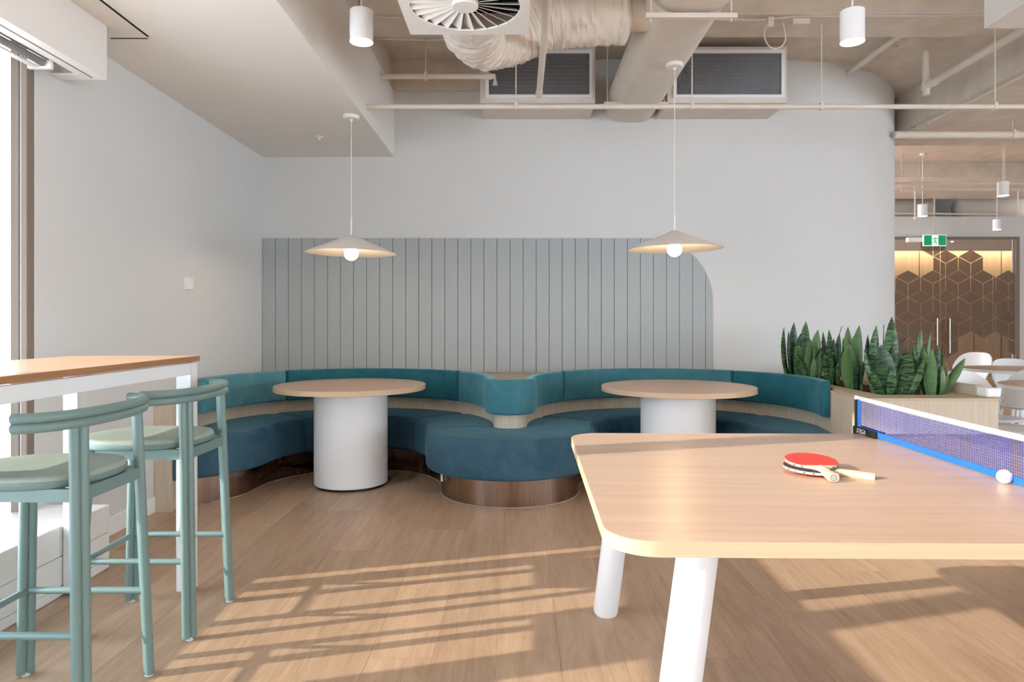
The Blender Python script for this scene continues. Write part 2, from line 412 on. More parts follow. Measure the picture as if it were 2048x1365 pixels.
sl = root('slot_diffuser', 'slim black slot diffuser with white rim in the plaster ceiling', 'vent', (-1.93, 1.0, ZC))
finish('rim', B().box(-1.945, -1.905, -3.0, 3.56, ZC - .004, ZC + .001), M['matte_white'], sl)
finish('slot', B().box(-1.932, -1.918, 3.13, 3.55, ZC - .005, ZC - .001), M['dark'], sl)
finish('slot', B().box(-1.932, -1.918, 1.2, 3.10, ZC - .005, ZC - .001), M['dark'], sl)
finish('cross_slot', B().box(-2.14, -1.945, 3.575, 3.583, ZC - .002, ZC + .001), M['dark'], sl)

# acoustic panelling on the back wall
aw = root('acoustic_panelling', 'grey felt wall panelling of upright boards with one rounded corner', 'wall panel', (-0.28, YW, 0.75))
x0a, x1a, zt, rc = XL + 0.002, 1.745, 1.957, 0.56
def topz(x):
    if x <= x1a - rc: return zt
    q = min(x - (x1a - rc), rc); return zt - rc + math.sqrt(max(rc * rc - q * q, 0))
def boardpoly(a, bnd, inset=0):
    k = 1 if bnd <= x1a - rc else 10
    return [(a, 0.74)] + [(bnd, 0.74)] + [(bnd + (a - bnd) * i / k, topz(bnd + (a - bnd) * i / k)) for i in range(k + 1)]
def wallprism(poly, y0, y1):
    b = B().prism(poly, 0, y1 - y0)
    return b.xf(Matrix.Translation((0, y1, 0)) @ Matrix.Rotation(PI / 2, 4, 'X'))
finish('backing', wallprism([(x0a, .74), (x1a - .004, .74)] + [(x0a + (x1a - .004 - x0a) * (40 - i) / 40, topz(x0a + (x1a - .004 - x0a) * (40 - i) / 40) - .003) for i in range(41)], YW - 0.004, YW), M['groove'], aw)
bw = 0.1172; xx = x0a
while xx < x1a - 0.01:
    e = min(xx + bw, x1a)
    finish('board', wallprism(boardpoly(xx + .0022, e - .0022 if e < x1a else e), YW - 0.014, YW - 0.003), M['felt'], aw)
    xx += bw

# ------------------------------------------------------------------ banquette booth
Y0 = 4.90; NX = -0.06; DN = 1.165
C1 = (NX - DN, Y0); C2 = (NX + DN, Y0); NN = (NX, Y0)
def path(off, a0=189.0, a1=-9.0, tailL=0.43, tailR=0.70, step=4.0):
    """offset of the shell face towards the room by off; returns pts from left to right with a parameter"""
    R, r = 1.045 - off, 0.12 + off
    out = []
    t0 = math.radians(a0); p0 = (C1[0] + R * math.cos(t0), C1[1] + R * math.sin(t0)); d = (math.sin(math.radians(9)), -math.cos(math.radians(9)))
    if tailL: out += [(p0[0] + d[0] * tailL * k / 4, p0[1] + d[1] * tailL * k / 4) for k in (4, 3, 2, 1)]
    out += arc(C1, R, a0, 0, int(a0 / step)); out += arc(NN, r, 180, 360, 28)[1:]
    out += arc(C2, R, 180, a1, int((180 - a1) / step))[1:]
    p1 = out[-1]
    if tailR: out += [(p1[0] - d[0] * tailR * k / 6, p1[1] + d[1] * tailR * k / 6) for k in range(1, 7)]
    return out
bq = root('banquette', 'curved teal banquette booth with two bays and a rounded middle nose', 'banquette', (NX, Y0, 0))
face = path(0.0); back = path(-0.02)
finish('timber_shell', B().loft([[(f[0], f[1], 0.0), (f[0], f[1], 0.735), (k[0], k[1], 0.735), (k[0], k[1], 0.0)] for f, k in zip(face, back)]), M['shell_wood'], bq, smooth=True, angle=40)
finish('timber_end', B().box(XL, face[0][0], 4.31, 4.335, 0.0, 0.75), M['shell_wood'], bq)
led = path(-0.0, tailR=0.0, a1=4)
poly = led + [(led[-1][0] + .02, YW - 0.016), (XL, YW - 0.016), (XL, 4.31)]
finish('ledge', B().prism(poly, 0.735, 0.75), M['ledge_wood'], bq)

def cushion(name, idx0, idx1, gap=0.003):
    pass
# backrest cushions
def backrest(a_pts, b_pts):
    secs = []
    n = len(a_pts); zb, zt2, rr = 0.553, 0.80, 0.022
    for i, (a, b2) in enumerate(zip(a_pts, b_pts)):
        a = Vector(a); b2 = Vector(b2); dd = (b2 - a); T = dd.length; u = dd / T
        e = min(i, n - 1 - i); puff = (0.0 if e == 0 else 0.010 if e == 1 else 0.014)
        pr_ = []
        def P(t, z): q = a + u * t; pr_.append((q.x, q.y, z))
        ins = 0.006 if e == 0 else 0.0
        zb_, zt_ = zb + ins, zt2 - ins; T_ = T - 0.014 + puff - ins
        P(0.004, zb_); P(0.004, zt_)
        for k in range(5):
            g = PI / 2 * (1 - k / 4); P(T_ - rr + rr * math.cos(g), zt_ - rr + rr * math.sin(g))
        P(T_ + 0.004, (zb_ + zt_) / 2)
        for k in range(5):
            g = -PI / 2 * k / 4; P(T_ - rr + rr * math.cos(g), zb_ + rr + rr * math.sin(g))
        secs.append(pr_)
    return B().loft(secs)
def resample(a_pts, b_pts, s0, s1, n):
    def at(pts, t):
        f = t * (len(pts) - 1); i = min(int(f), len(pts) - 2); q = f - i
        return (pts[i][0] * (1 - q) + pts[i + 1][0] * q, pts[i][1] * (1 - q) + pts[i + 1][1] * q)
    A, Bp = [], []
    ts = [s0 + .0, s0 + .0012] + [s0 + (s1 - s0) * k / n for k in range(1, n)] + [s1 - .0012, s1]
    for t in ts: A.append(at(a_pts, t)); Bp.append(at(b_pts, t))
    return A, Bp
kw = dict(tailL=0.0, tailR=0.10, a0=185.0, a1=-9.0, step=3.0)
ba, bb_ = path(0.0, **kw), path(0.062, **kw)
# find parameters of the seams from the X of the front path
def seam(xv, lo, hi):
    best = min(range(int(lo * (len(bb_) - 1)), int(hi * (len(bb_) - 1))), key=lambda i: abs(bb_[i][0] - xv)); return best / (len(bb_) - 1)
seams = [0.0, seam(-1.89, 0.0, 0.22), seam(-0.50, 0.25, 0.45), seam(0.385, 0.5, 0.8), seam(1.77, 0.75, 0.95), 1.0]
for ic, (s0, s1) in enumerate(zip(seams, seams[1:])):
    A, Bp = resample(ba, bb_, s0 + .0006, s1 - .0006, max(8, int((s1 - s0) * 130)))
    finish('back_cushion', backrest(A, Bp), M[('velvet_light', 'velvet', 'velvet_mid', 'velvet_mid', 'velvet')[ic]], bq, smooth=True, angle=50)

# seat: paired back and front curves
NL = (C1[0] - DN, Y0); NR = (C2[0] + DN, Y0)
def seat_curves(off):
    R, r = 1.045 - off, 0.12 + off
    fr, bk = [], []
    m = 24
    tl = path(0.0)
    aend = -69.0
    L = arc(NL, r, aend, 0, m); fr += L
    p9 = (C1[0] + 1.045 * math.cos(math.radians(189)), C1[1] + 1.045 * math.sin(math.radians(189))); pe = (-2.186, 4.315)
    bk += [(pe[0] + (C1[0] - 1.045 - pe[0]) * (k / m), pe[1] + (Y0 - pe[1]) * (k / m)) for k in range(m + 1)]
    fr += arc(C1, R, 180, 0, 60)[1:]; bk += arc(C1, 1.045, 180, 0, 60)[1:]
    fr += arc(NN, r, 180, 360, 48)[1:]; bk += arc(NN, 0.12, 180, 360, 48)[1:]
    fr += arc(C2, R, 180, 0, 60)[1:]; bk += arc(C2, 1.045, 180, 0, 60)[1:]
    rt = arc(NR, r, 180, 180 - aend, m)[1:]; fr += rt
    pr2 = (2.06, 4.315)
    bk += [((C2[0] + 1.045) + (pr2[0] - C2[0] - 1.045) * (k / m), Y0 + (pr2[1] - Y0) * (k / m)) for k in range(1, m + 1)]
    return bk, fr
sb, sf = seat_curves(0.48)
def seat_loft(ids):
    secs = []; n = len(ids)
    for q, i in enumerate(ids):
        a = Vector(sb[i]); f = Vector(sf[i]); dv = f - a; T = max(dv.length, 0.02); u = dv.normalized() if dv.length > 1e-4 else Vector((0, -1))
        e = min(q, n - 1 - q); ins = 0.008 if e == 0 else 0.0
        zt_, zb_ = 0.455 - ins, 0.19 + ins; rr = min(0.038, T * 0.4); T_ = T - ins * 0.5
        p = []
        def P(t, z): w = a + u * t; p.append((w.x, w.y, z))
        P(0.003, zb_); P(0.003, zt_); P(T_ * 0.5, zt_ + 0.006)
        for k in range(6):
            g = PI / 2 * (1 - k / 5); P(T_ - rr + rr * math.cos(g), zt_ - rr + rr * math.sin(g))
        P(T_ + 0.004, (zt_ + zb_) / 2)
        for k in range(4):
            g = -PI / 2 * k / 3; P(T_ - rr * .6 + rr * .6 * math.cos(g), zb_ + rr * .6 + rr * .6 * math.sin(g))
        secs.append(p)
    return B().loft(secs)
tot = len(sb)
cuts = [0, 24 + 14, 24 + 46, 24 + 60 + 3, 24 + 60 + 48 + 9, 24 + 60 + 48 + 48, tot - 1]
for c0, c1 in zip(cuts, cuts[1:]):
    finish('seat_cushion', seat_loft(list(range(c0, c1 + 1))), M['seat'], bq, smooth=True, angle=55)
kb, kf = seat_curves(0.37)
inn = []
finish('kick_plate', B().loft([[(f[0], f[1], 0.0), (f[0], f[1], 0.19), (f[0] + (k[0] - f[0]) * .08, f[1] + (k[1] - f[1]) * .08, 0.19), (f[0] + (k[0] - f[0]) * .08, f[1] + (k[1] - f[1]) * .08, 0.0)] for k, f in zip(kb, kf)]), M['copper'], bq, smooth=True, angle=40)
finish('floor_trim', B().loft([[(f[0] + (f[0] - k[0]) * .002, f[1] + (f[1] - k[1]) * .002, 0.0), (f[0] + (f[0] - k[0]) * .002, f[1] + (f[1] - k[1]) * .002, 0.003), (f[0] + (f[0] - k[0]) * .020, f[1] + (f[1] - k[1]) * .020, 0.003), (f[0] + (f[0] - k[0]) * .020, f[1] + (f[1] - k[1]) * .020, 0.0)] for k, f in list(zip(kb, kf))[8:-8]]), M['ledge_wood'], bq)
q = W(884, 965, 4.72)
finish('conduit_stub', B().tube([(q.x, q.y, 0.10), (q.x, q.y, 0.20)], 0.009, 10), M['white'], bq, smooth=True)

# ------------------------------------------------------------------ round cafe tables
def cafe(x, y, label, rot):
    t = root('round_table', label, 'table', (x, y, 0), rot, 'round pedestal tables in the booth')
    b = B().lathe([(0, 0.705), (0.538, 0.705), (0.545, 0.712)], seg=96)
    finish('table_top', B().lathe([(0, 0.704), (0.543, 0.704), (0.545, 0.706), (0.545, 0.739), (0.543, 0.741), (0, 0.741)], seg=96), M['cafe_top'], t, smooth=True, local=True)
    finish('edge_band', B().lathe([(0.5452, 0.7055), (0.5466, 0.706), (0.5466, 0.739), (0.5452, 0.7395)], seg=96), M['laminate_edge'], t, smooth=True, local=True)
    finish('pedestal', B().lathe([(0, 0.02), (0.262, 0.02), (0.265, 0.024), (0.265, 0.704), (0, 0.704)], seg=72), M['white'], t, smooth=True, local=True)
    finish('plinth', B().lathe([(0, 0.0), (0.245, 0.0), (0.245, 0.02), (0, 0.02)], seg=48), M['black'], t, smooth=True, local=True)
    return t
cafe(-1.238, 5.05, 'round oak topped table on white drum in the left bay of the booth', 0.2)
cafe(1.15, 4.93, 'round oak topped table on white drum in the booth bay near the planter', -0.1)

# ------------------------------------------------------------------ pendant lamps
def pendant(x, y, zc, zr, label, tilt):
    t = root('pendant_lamp', label, 'lamp', (x, y, zc), 0, 'cone pendant lamps')
    def L(z): return z - zc
    finish('canopy', B().lathe([(0, 0), (0.058, 0), (0.060, -0.004), (0.060, -0.018), (0.055, -0.026), (0.012, -0.028), (0.008, -0.045), (0, -0.045)], seg=40), M['matte_white'], t, smooth=True, local=True)
    finish('cord', B().tube([(0, 0, -0.04), (0, 0, L(zr + 0.24))], 0.0028, 8), M['matte_white'], t, smooth=True, local=True)
    finish('stem', B().tube([(0, 0, L(zr + 0.24)), (0, 0, L(zr + 0.12))], 0.006, 12), M['white'], t, smooth=True, local=True)
    sh = B().lathe([(0.0, .132), (0.022, .130), (0.05, .117), (0.322, 0.003), (0.326, 0.0), (0.321, 0.0), (0.05, .112), (0.02, .124), (0.0, .125)], seg=80)
    sh.xf(Matrix.Translation((0, 0, L(zr))) @ Matrix.Rotation(tilt, 4, 'Y'))
    finish('lamp_shade', sh, M['shade'], t, smooth=True, local=True, angle=30)
    bl = B().lathe([(0, -.052)] + [(0.05 * math.sin(PI * k / 14), -0.052 + 0.05 - 0.05 * math.cos(PI * k / 14)) for k in range(1, 12)] + [(0.022, .05), (0.02, .075), (0, .075)], seg=32)
    bl.xf(Matrix.Translation((0, 0, L(zr) - 0.0)))
    finish('bulb', bl, M['bulb'], t, smooth=True, local=True)
pendant(-1.205, 4.92, ZC, 1.697, 'cone pendant lamp hanging from the plaster ceiling over the left bay', math.radians(0.8))
pendant(1.086, 4.75, 3.0, 1.708, 'cone pendant lamp hung below the oval duct beside the rounded panel corner', math.radians(-1.0))

# ------------------------------------------------------------------ ping pong table
TX, TY, TZ = 0.188, 1.43, 0.74
tr = root('ping_pong_table', 'large oak topped table tennis table on white round legs', 'table', (TX, TY, 0), math.radians(-1.0))
LX, LY, RC = 2.40, 1.405, 0.17
def rrect(x0, x1, y0, y1, r, n=10):
    return arc((x1 - r, y0 + r), r, -90, 0, n) + arc((x1 - r, y1 - r), r, 0, 90, n) + arc((x0 + r, y1 - r), r, 90, 180, n) + arc((x0 + r, y0 + r), r, 180, 270, n)
RR = rrect(0, LX, 0, LY, 0.115)
finish('table_top', B().prism(rrect(0.0015, LX - .0015, .0015, LY - .0015, 0.1135), TZ - 0.032, TZ), M['laminate'], tr, local=True)
ring_o = rrect(0, LX, 0, LY, 0.115); ring_i = rrect(.002, LX - .002, .002, LY - .002, 0.113)
secs = [[(o_[0], o_[1], TZ - .0325), (o_[0], o_[1], TZ - .0006), (i_[0], i_[1], TZ + .0002), (i_[0], i_[1], TZ - .0325)] for o_, i_ in zip(ring_o, ring_i)]
secs.append(secs[0])
finish('edge_band', B().loft(secs, caps=False), M['laminate_edge'], tr, local=True, weld=True, smooth=True)
def ppleg(tx, ty, fx, fy):
    v = Vector((tx - fx, ty - fy, TZ - .03)); pts = [Vector((fx, fy, 0.0)) + v * t for t in (0.0, 0.006, 0.02, 0.5, 1.0)]
    return B().tube(pts, [0.040, 0.047, 0.050, 0.050, 0.050], 40)
# feet in world: (.352,2.83) and (.352,1.63)
for (tx, ty, fx, fy) in ((0.215, 1.27, 0.145, 1.385), (0.26, 0.26, 0.150, 0.20), (LX - .245, 1.27, LX - .185, 1.385), (LX - .265, 0.26, LX - .155, 0.20)):
    finish('leg', ppleg(tx, ty, fx, fy), M['white'], tr, smooth=True, local=True)
for yy in (1.24, .25): finish('rail', B().box(0.3, LX - .3, yy, yy + .05, TZ - .072, TZ - .033), M['white'], tr, local=True)

# net across the middle
XN = LX / 2 + 0.003
nr = root('table_tennis_net', 'blue table tennis net with white tape clamped across the table', 'net', (TX, TY, TZ), math.radians(-1.0))
y0n, y1n, hz, hb, ht2 = -0.06, LY + 0.03, 0.1525, 0.004, 0.139
def sag(y): return 0.006 * math.sin(PI * (y - y0n) / (y1n - y0n))
b = B()
k = 0; y = y0n + .02
while y < y1n - .02:
    b.box(XN - .0006, XN + .0006, y - .0006, y + .0006, hb + .015, ht2 - sag(y)); y += 0.0088
for j in range(13):
    z = hb + .022 + j * 0.0088
    b.box(XN - .0006, XN + .0006, y0n + .01, y1n - .01, z - .0006, z + .0006)
tag(finish('net_mesh', b, M['net_blue'], nr, local=True), 'blue square mesh', kind='stuff')
ys = [y0n + (y1n - y0n) * i / 16 for i in range(17)]
finish('top_tape', B().loft([[(XN - .0022, y, ht2 - .003 - sag(y)), (XN + .0022, y, ht2 - .003 - sag(y)), (XN + .0022, y, hz - sag(y)), (XN - .0022, y, hz - sag(y))] for y in ys]), M['tape'], nr, local=True)
finish('bottom_band', B().box(XN - .0015, XN + .0015, y0n, y1n, hb, hb + .022), M['band_blue'], nr, local=True)
finish('end_sleeve', B().box(XN - .004, XN + .004, y1n - .016, y1n + .002, hb + .01, ht2, .002), M['sleeve_blue'], nr, local=True)
for yy, s in ((y1n + .012, 1), (y0n - .012, -1)):
    finish('post', B().tube([(XN - .004, yy, 0.0), (XN - .004, yy, 0.142)], 0.006, 14), M['black'], nr, smooth=True, local=True)
    finish('post_cap', B().tube([(XN - .004, yy, 0.138), (XN - .004, yy, 0.153)], 0.0072, 14), M['tape'], nr, smooth=True, local=True)
    c = finish('clamp', B().box(XN - .014, XN + .03, LY - .13 if s > 0 else -.03, LY + .05 if s > 0 else .13, 0.0005, 0.026, .002).box(XN - .014, XN + .03, LY + .012 if s > 0 else -.03, LY + .05 if s > 0 else -.012, -.07, .003, .002).box(XN - .014, XN + .03, LY - .05 if s > 0 else -.03, LY + .05 if s > 0 else .05, -.075, -.06, .002), M['black'], nr, local=True)
    if s > 0:
        cu = bpy.data.curves.new('lettering', 'FONT'); cu.body = 'STIGA'; cu.size = 0.027; cu.shear = 0.35; cu.extrude = 0.0004; cu.align_x = 'CENTER'
        to = bpy.data.objects.new('lettering_curve', cu); COL.objects.link(to)
        bpy.context.view_layer.update()
        me = bpy.data.meshes.new_from_object(to.evaluated_get(bpy.context.evaluated_depsgraph_get()))
        bpy.data.objects.remove(to); me.materials.append(M['tape'])
        lo = bpy.data.objects.new('lettering', me); COL.objects.link(lo); lo.parent = c
        lo.matrix_local = Matrix.Translation((XN - .0148, LY - .02, 0.004)) @ Matrix.Rotation(-PI / 2, 4, 'Z') @ Matrix.Rotation(PI / 2, 4, 'X')

# bats and ball
def bat(name_label, loc, rz, pitch, roll, cap_mark, top='rubber'):
    t = root('table_tennis_bat', name_label, 'bat', loc)
    t.rotation_euler = (roll, pitch, rz)
    # handle along +X, blade centre at origin; z 0 = lower face of the lower rubber
    n = 40; outline = [(0.080 * math.cos(2 * PI * k / n), 0.0755 * math.sin(2 * PI * k / n)) for k in range(n)]
    rub = [(x_ if x_ < .058 else .058, y_) for x_, y_ in outline]
    neck = [(0.06, -0.040), (0.088, -.016), (0.10, -.013), (0.10, .013), (0.088, .016), (0.06, 0.040)]
    finish('blade', B().prism(outline, 0.002, 0.0085, 0.0008), M['bat_edge'], t, local=True)
    finish('blade_neck', B().prism(neck, 0.0022, 0.0083), M['bat_wood'], t, local=True)
    finish('top_rubber', B().prism(rub, 0.0085, 0.0105), M[top], t, local=True)
    finish('bottom_rubber', B().prism(rub, 0.0, 0.002), M['rubber'], t, local=True)
    secs = []
    for x_, hw, hh in ((0.070, .010, .0065), (0.080, .0125, .0105), (0.10, .0130, .0115), (0.13, .0138, .0118), (0.16, .0155, .0125), (0.172, .0170, .0130), (0.175, .0160, .0122)):
        secs.append([(x_, hw * math.copysign(abs(math.cos(2 * PI * k / 20)) ** .7, math.cos(2 * PI * k / 20)), 0.0053 + hh * math.copysign(abs(math.sin(2 * PI * k / 20)) ** .8, math.sin(2 * PI * k / 20))) for k in range(20)])
    h = finish('handle', B().loft(secs), M['bat_wood'], t, smooth=True, local=True, angle=50)
    e = B().lathe([(.0074, 0), (.0088, 0), (.0088, .0006), (.0074, .0006)], seg=28)
    e.xf(Matrix.Translation((.1751, 0, .0053)) @ Matrix.Rotation(PI / 2, 4, 'Y'))
    if cap_mark == 'ring':
        e.box(.1751, .1757, -.0045, -.0015, .0050, .0066, mat=None).box(.1751, .1757, .0015, .0045, .0050, .0066).box(.1751, .1757, -.0018, .0018, -.0002, .0008)
    finish('end_emblem', e, M['ink_blue'] if cap_mark == 'ring' else M['ink'], h, local=True)
    if cap_mark != 'ring':
        finish('end_disc', B().lathe([(0, 0), (.0072, 0), (.0072, .0005), (0, .0005)], seg=20).xf(Matrix.Translation((.1751, 0, .0053)) @ Matrix.Rotation(PI / 2, 4, 'Y')), M['ink'], h, local=True)
    rg = random.Random(5)
    for a in list(range(35, 330, 19)):
        aa = math.radians(a); w_ = rg.uniform(.004, .009)
        Mx = Matrix.Translation((0.0803 * math.cos(aa), 0.0758 * math.sin(aa), .0052)) @ Matrix.Rotation(aa, 4, 'Z')
        finish('edge_print', B().box(-.0003, .0004, -w_ / 2, w_ / 2, -.0016, .0016, mat=Mx), M['ink'], t, local=True)
    return t
d2 = 2.06
pl_ = W(1628, 940, 2.07)
bat('red table tennis bat lying flat under another, handle pointing right', (0.895, 2.09, TZ + 0.0073), math.radians(-30), math.radians(2.6), 0, 'disc', 'rubber_black')
bat('red table tennis bat resting on top of another, handle pointing to the camera', (0.912, 2.13, TZ + 0.0215), math.radians(-93), math.radians(4.2), math.radians(0), 'ring')
bp = W(2004, 945, 1.955)
bo = B(); bmesh.ops.create_uvsphere(bo.bm, u_segments=32, v_segments=18, radius=0.02)
bo.xf(Matrix.Translation((bp.x, 1.945, TZ + 0.02)))
tag(finish('ping_pong_ball', bo, M['tape'], smooth=True, angle=180), 'white ping pong ball beside the net', 'ball')

# ------------------------------------------------------------------ bar table and stools
bt = root('bar_table', 'high oak topped bar table with white steel frame', 'table', (-1.72, 2.0, 0))
bx0, bx1, by0, by1, bz = -2.0, -1.432, 0.35, 3.065, 1.05
finish('table_top', B().box(bx0, bx1, by0, by1, bz - .0235, bz, .001, 1), M['bar_top'], bt)
finish('edge_band', B().box(bx1, bx1 + .0015, by0, by1, bz - .0235, bz - .0003).box(bx0, bx1, by1, by1 + .0015, bz - .0235, bz - .0003), M['bar_edge'], bt)
zf = bz - .028
for xx in (bx0 + .004, bx1 - .030): finish('apron', B().box(xx, xx + .026, by0 + .07, by1 - .07, zf - .052, zf, .001, 1), M['white'], bt)
for yy in (by0 + .01, by1 - .05): finish('apron', B().box(bx0 + .07, bx1 - .07, yy, yy + .03, zf - .052, zf, .001, 1), M['white'], bt)
for xx in (bx0 + .004, bx1 - .068):
    for yy in (by0 + .01, by1 - .075):
        lg = finish('leg', B().box(xx, xx + .064, yy, yy + .064, 0.018, zf, .002, 1), M['white'], bt)
        finish('foot', B().tube([(xx + .032, yy + .032, 0), (xx + .032, yy + .032, .006)], .02, 16).tube([(xx + .032, yy + .032, .006), (xx + .032, yy + .032, .02)], .007, 10), M['black'], lg, smooth=True)
finish('spacer', B().box(bx0 + .05, bx1 - .05, by0 + .05, by1 - .05, zf, bz - .0235), M['black'], bt)

def sup(cx, cy, rx, ry, e, n, a0=0, a1=360):
    out = []
    for i in range(n):
        a = math.radians(a0 + (a1 - a0) * i / (n if a1 - a0 == 360 else n - 1)); c, s_ = math.cos(a), math.sin(a)
        out.append((cx + rx * math.copysign(abs(c) ** (2 / e), c), cy + ry * math.copysign(abs(s_) ** (2 / e), s_)))
    return out
def stool(loc, label):
    t = root('bar_stool', label, 'stool', loc, 0, 'sage bar stools at the high table')
    # seat
    secs = []
    for z, k in ((0.716, .965), (0.722, .99), (0.735, 1.0), (0.738, .998)):
        secs.append([(p[0], p[1], z) for p in sup(-.035, 0, .236 * k, .203 * k, 2.5, 64)])
    finish('seat_base', B().loft(secs), M['sage'], t, smooth=True, local=True, angle=60)
    secs = []
    for z, k in ((0.738, .985), (0.746, .985), (0.752, .965), (0.7545, .90), (0.753, .5), (0.752, .05)):
        secs.append([(p[0], p[1], z) for p in sup(-.035, 0, .236 * k, .203 * k, 2.5, 64)])
    finish('seat_pad', B().loft(secs), M['sage_pad'], t, smooth=True, local=True, angle=70)
    feet = {'a': (.212, -.178), 'b': (.212, .178), 'c': (-.208, .178), 'd': (-.208, -.178)}
    tops = {'a': (.185, -.152, .905), 'b': (.185, .152, .905), 'c': (-.178, .152, .716), 'd': (-.178, -.152, .716)}
    for k in 'abcd':
        fx, fy = feet[k]; tx, ty, tz = tops[k]
        tan = Vector((-fy, fx, 0)).normalized() * .0118
        b = B()
        for s in (-1, 1):
            b.tube([Vector((fx, fy, .010)) + tan * s, Vector((tx, ty, tz)) + tan * s], .0148, 18)
        lg = finish('leg', b, M['sage'], t, smooth=True, local=True)
        finish('glide', B().tube([(fx, fy, 0), (fx, fy, .005)], .014, 16).tube([(fx, fy, .005), (fx, fy, .012)], .010, 12), M['white'], lg, smooth=True, local=True)
    def at(k, z):
        fx, fy = feet[k]; tx, ty, tz = tops[k]; q = z / tz; return Vector((fx + (tx - fx) * q, fy + (ty - fy) * q, z))
    for a, b_ in (('c', 'b'), ('d', 'a'), ('d', 'c')):
        finish('stretcher', B().tube([at(a, .292), at(b_, .292)], .0112, 14), M['sage'], t, smooth=True, local=True)
    for a, b_ in (('c', 'b'), ('d', 'a'), ('d', 'c'), ('a', 'b')):
        p, q = at(a, .697), at(b_, .697); v = (q - p).normalized(); w_ = Vector((-v.y, v.x, 0)) * .011
        finish('seat_rail', B().loft([[r_ + w_ + Vector((0, 0, .019)), r_ - w_ + Vector((0, 0, .019)), r_ - w_ - Vector((0, 0, .019)), r_ + w_ - Vector((0, 0, .019))] for r_ in (p, q)]), M['sage'], t, local=True)
    arcp = sup(.085, 0, .128, .278, 2.3, 41, -90, 90)
    pts = [Vector((p[0], p[1], .9)) for p in arcp]
    br = finish('backrest_rail', B().tube([p + Vector((0, 0, .0355)) for p in pts], .0148, 18), M['sage'], t, smooth=True, local=True, angle=60)
    finish('backrest_rail', B().tube([p + Vector((0, 0, .0085)) for p in pts], .0148, 18), M['sage'], t, smooth=True, local=True, angle=60)
    return t
s1 = stool((-1.455, 2.757, 0), 'sage green bar stool further from the camera, at the table corner')
s2 = copy_tree(s1); s2.location = (-1.468, 2.143, 0); s2['label'] = 'sage green bar stool nearer the camera, cut by the picture edge'

# ------------------------------------------------------------------ planter with snake plants
px_ = root('planter_box', 'pale oak planter box at the right end of the booth', 'planter', (2.45, 4.9, 0))
tail = path(-0.021, a1=-9.0)
pts_tail = [p for p in tail if p[0] > 1.9 and p[1] < 5.55]
pts_tail = sorted(pts_tail, key=lambda p: -p[1])
outer = pts_tail[:-1] + [(2.03, 4.04), (2.84, 4.04), (2.84, 6.06), (2.1, 6.06), (1.98, 5.6)]
zp = 0.75
# walls as a closed strip, rim as flat boards
b = B(); n = len(outer)
lo = [b.bm.verts.new((p[0], p[1], 0)) for p in outer]; hi = [b.bm.verts.new((p[0], p[1], zp - .018)) for p in outer]
for i in range(n): b.bm.faces.new((lo[i], lo[(i + 1) % n], hi[(i + 1) % n], hi[i]))
finish('side_panel', b, M['shell_wood'], px_, smooth=True, angle=30)
inner = [(2.245, 6.0), (2.245, 4.236), (2.67, 4.236), (2.67, 6.0)]
b = B()
b.prism([(2.245, 4.236), (2.245, 6.0), (2.10, 6.06)] + [(1.99, 5.6)] + pts_tail[:-1] + [(2.027, 4.04)], zp - .018, zp)
b.prism([(2.027, 4.037), (2.843, 4.037), (2.843, 4.236), (2.245, 4.236)], zp - .018, zp)
b.prism([(2.67, 4.236), (2.843, 4.236), (2.843, 6.06), (2.67, 6.0)], zp - .018, zp)
b.prism([(2.245, 6.0), (2.67, 6.0), (2.843, 6.06), (2.1, 6.06)], zp - .018, zp)
finish('rim', b, M['ledge_wood'], px_)
finish('trough', B().box(2.24, 2.245, 4.236, 6.0, .5, zp - .018).box(2.67, 2.675, 4.236, 6.0, .5, zp - .018).box(2.24, 2.675, 4.231, 4.236, .5, zp - .018), M['ledge_wood'], px_)
finish('raised_back', B().box(2.80, 2.85, 4.18, 6.0, zp, .812, .003), M['shell_wood'], px_)
finish('end_cap', B().box(2.785, 2.875, 4.06, 4.16, zp + .001, .808, .012), M['white'], px_)
# mulch as chunks
b = B(); b.box(2.246, 2.669, 4.237, 5.999, .60, .715)
rg = random.Random(11)
for _ in range(420):
    x_, y_ = rg.uniform(2.26, 2.655), rg.uniform(4.25, 5.98); s_ = rg.uniform(.010, .022)
    Mx = Matrix.Translation((x_, y_, .716 + rg.uniform(0, .012))) @ Matrix.Rotation(rg.uniform(0, 6), 4, 'Z') @ Matrix.Rotation(rg.uniform(-.6, .6), 4, 'X')
    b.box(-s_, s_, -s_ * .5, s_ * .5, -s_ * .25, s_ * .25, mat=Mx)
tag(finish('mulch', b, M['soil'], px_), 'dark red bark mulch', kind='stuff')

def leaf(base, tip, w, face, fold=0.35, bend=0.03, base_w=0.45, n=12):
    base, tip = Vector(base), Vector(tip); ax = tip - base; L = ax.length; t = ax / L
    side = Vector((math.cos(face), math.sin(face), 0)); side = (side - t * side.dot(t)).normalized(); nor = t.cross(side)
    secs = []
    for i in range(n + 1):
        q = i / n
        prof = (base_w + (1 - base_w) * math.sin(min(q / .55, 1) * PI / 2)) if q < .55 else math.cos((q - .55) / .45 * PI / 2) ** .75
        hw = max(w / 2 * prof, .0012)
        c = base + ax * q + nor * (bend * math.sin(PI * q))
        th = .0035
        row = []
        for u in (-1, -.5, 0, .5, 1): row.append(c + side * (hw * u) + nor * (fold * hw * (abs(u) ** 1.3) + th * (1 - abs(u)) * -.5))
        for u in (.5, 0, -.5): row.append(c + side * (hw * u) + nor * (fold * hw * (abs(u) ** 1.3) + th * (1 - abs(u) * .5)))
        secs.append([tuple(v) for v in row])
    return B().loft(secs)
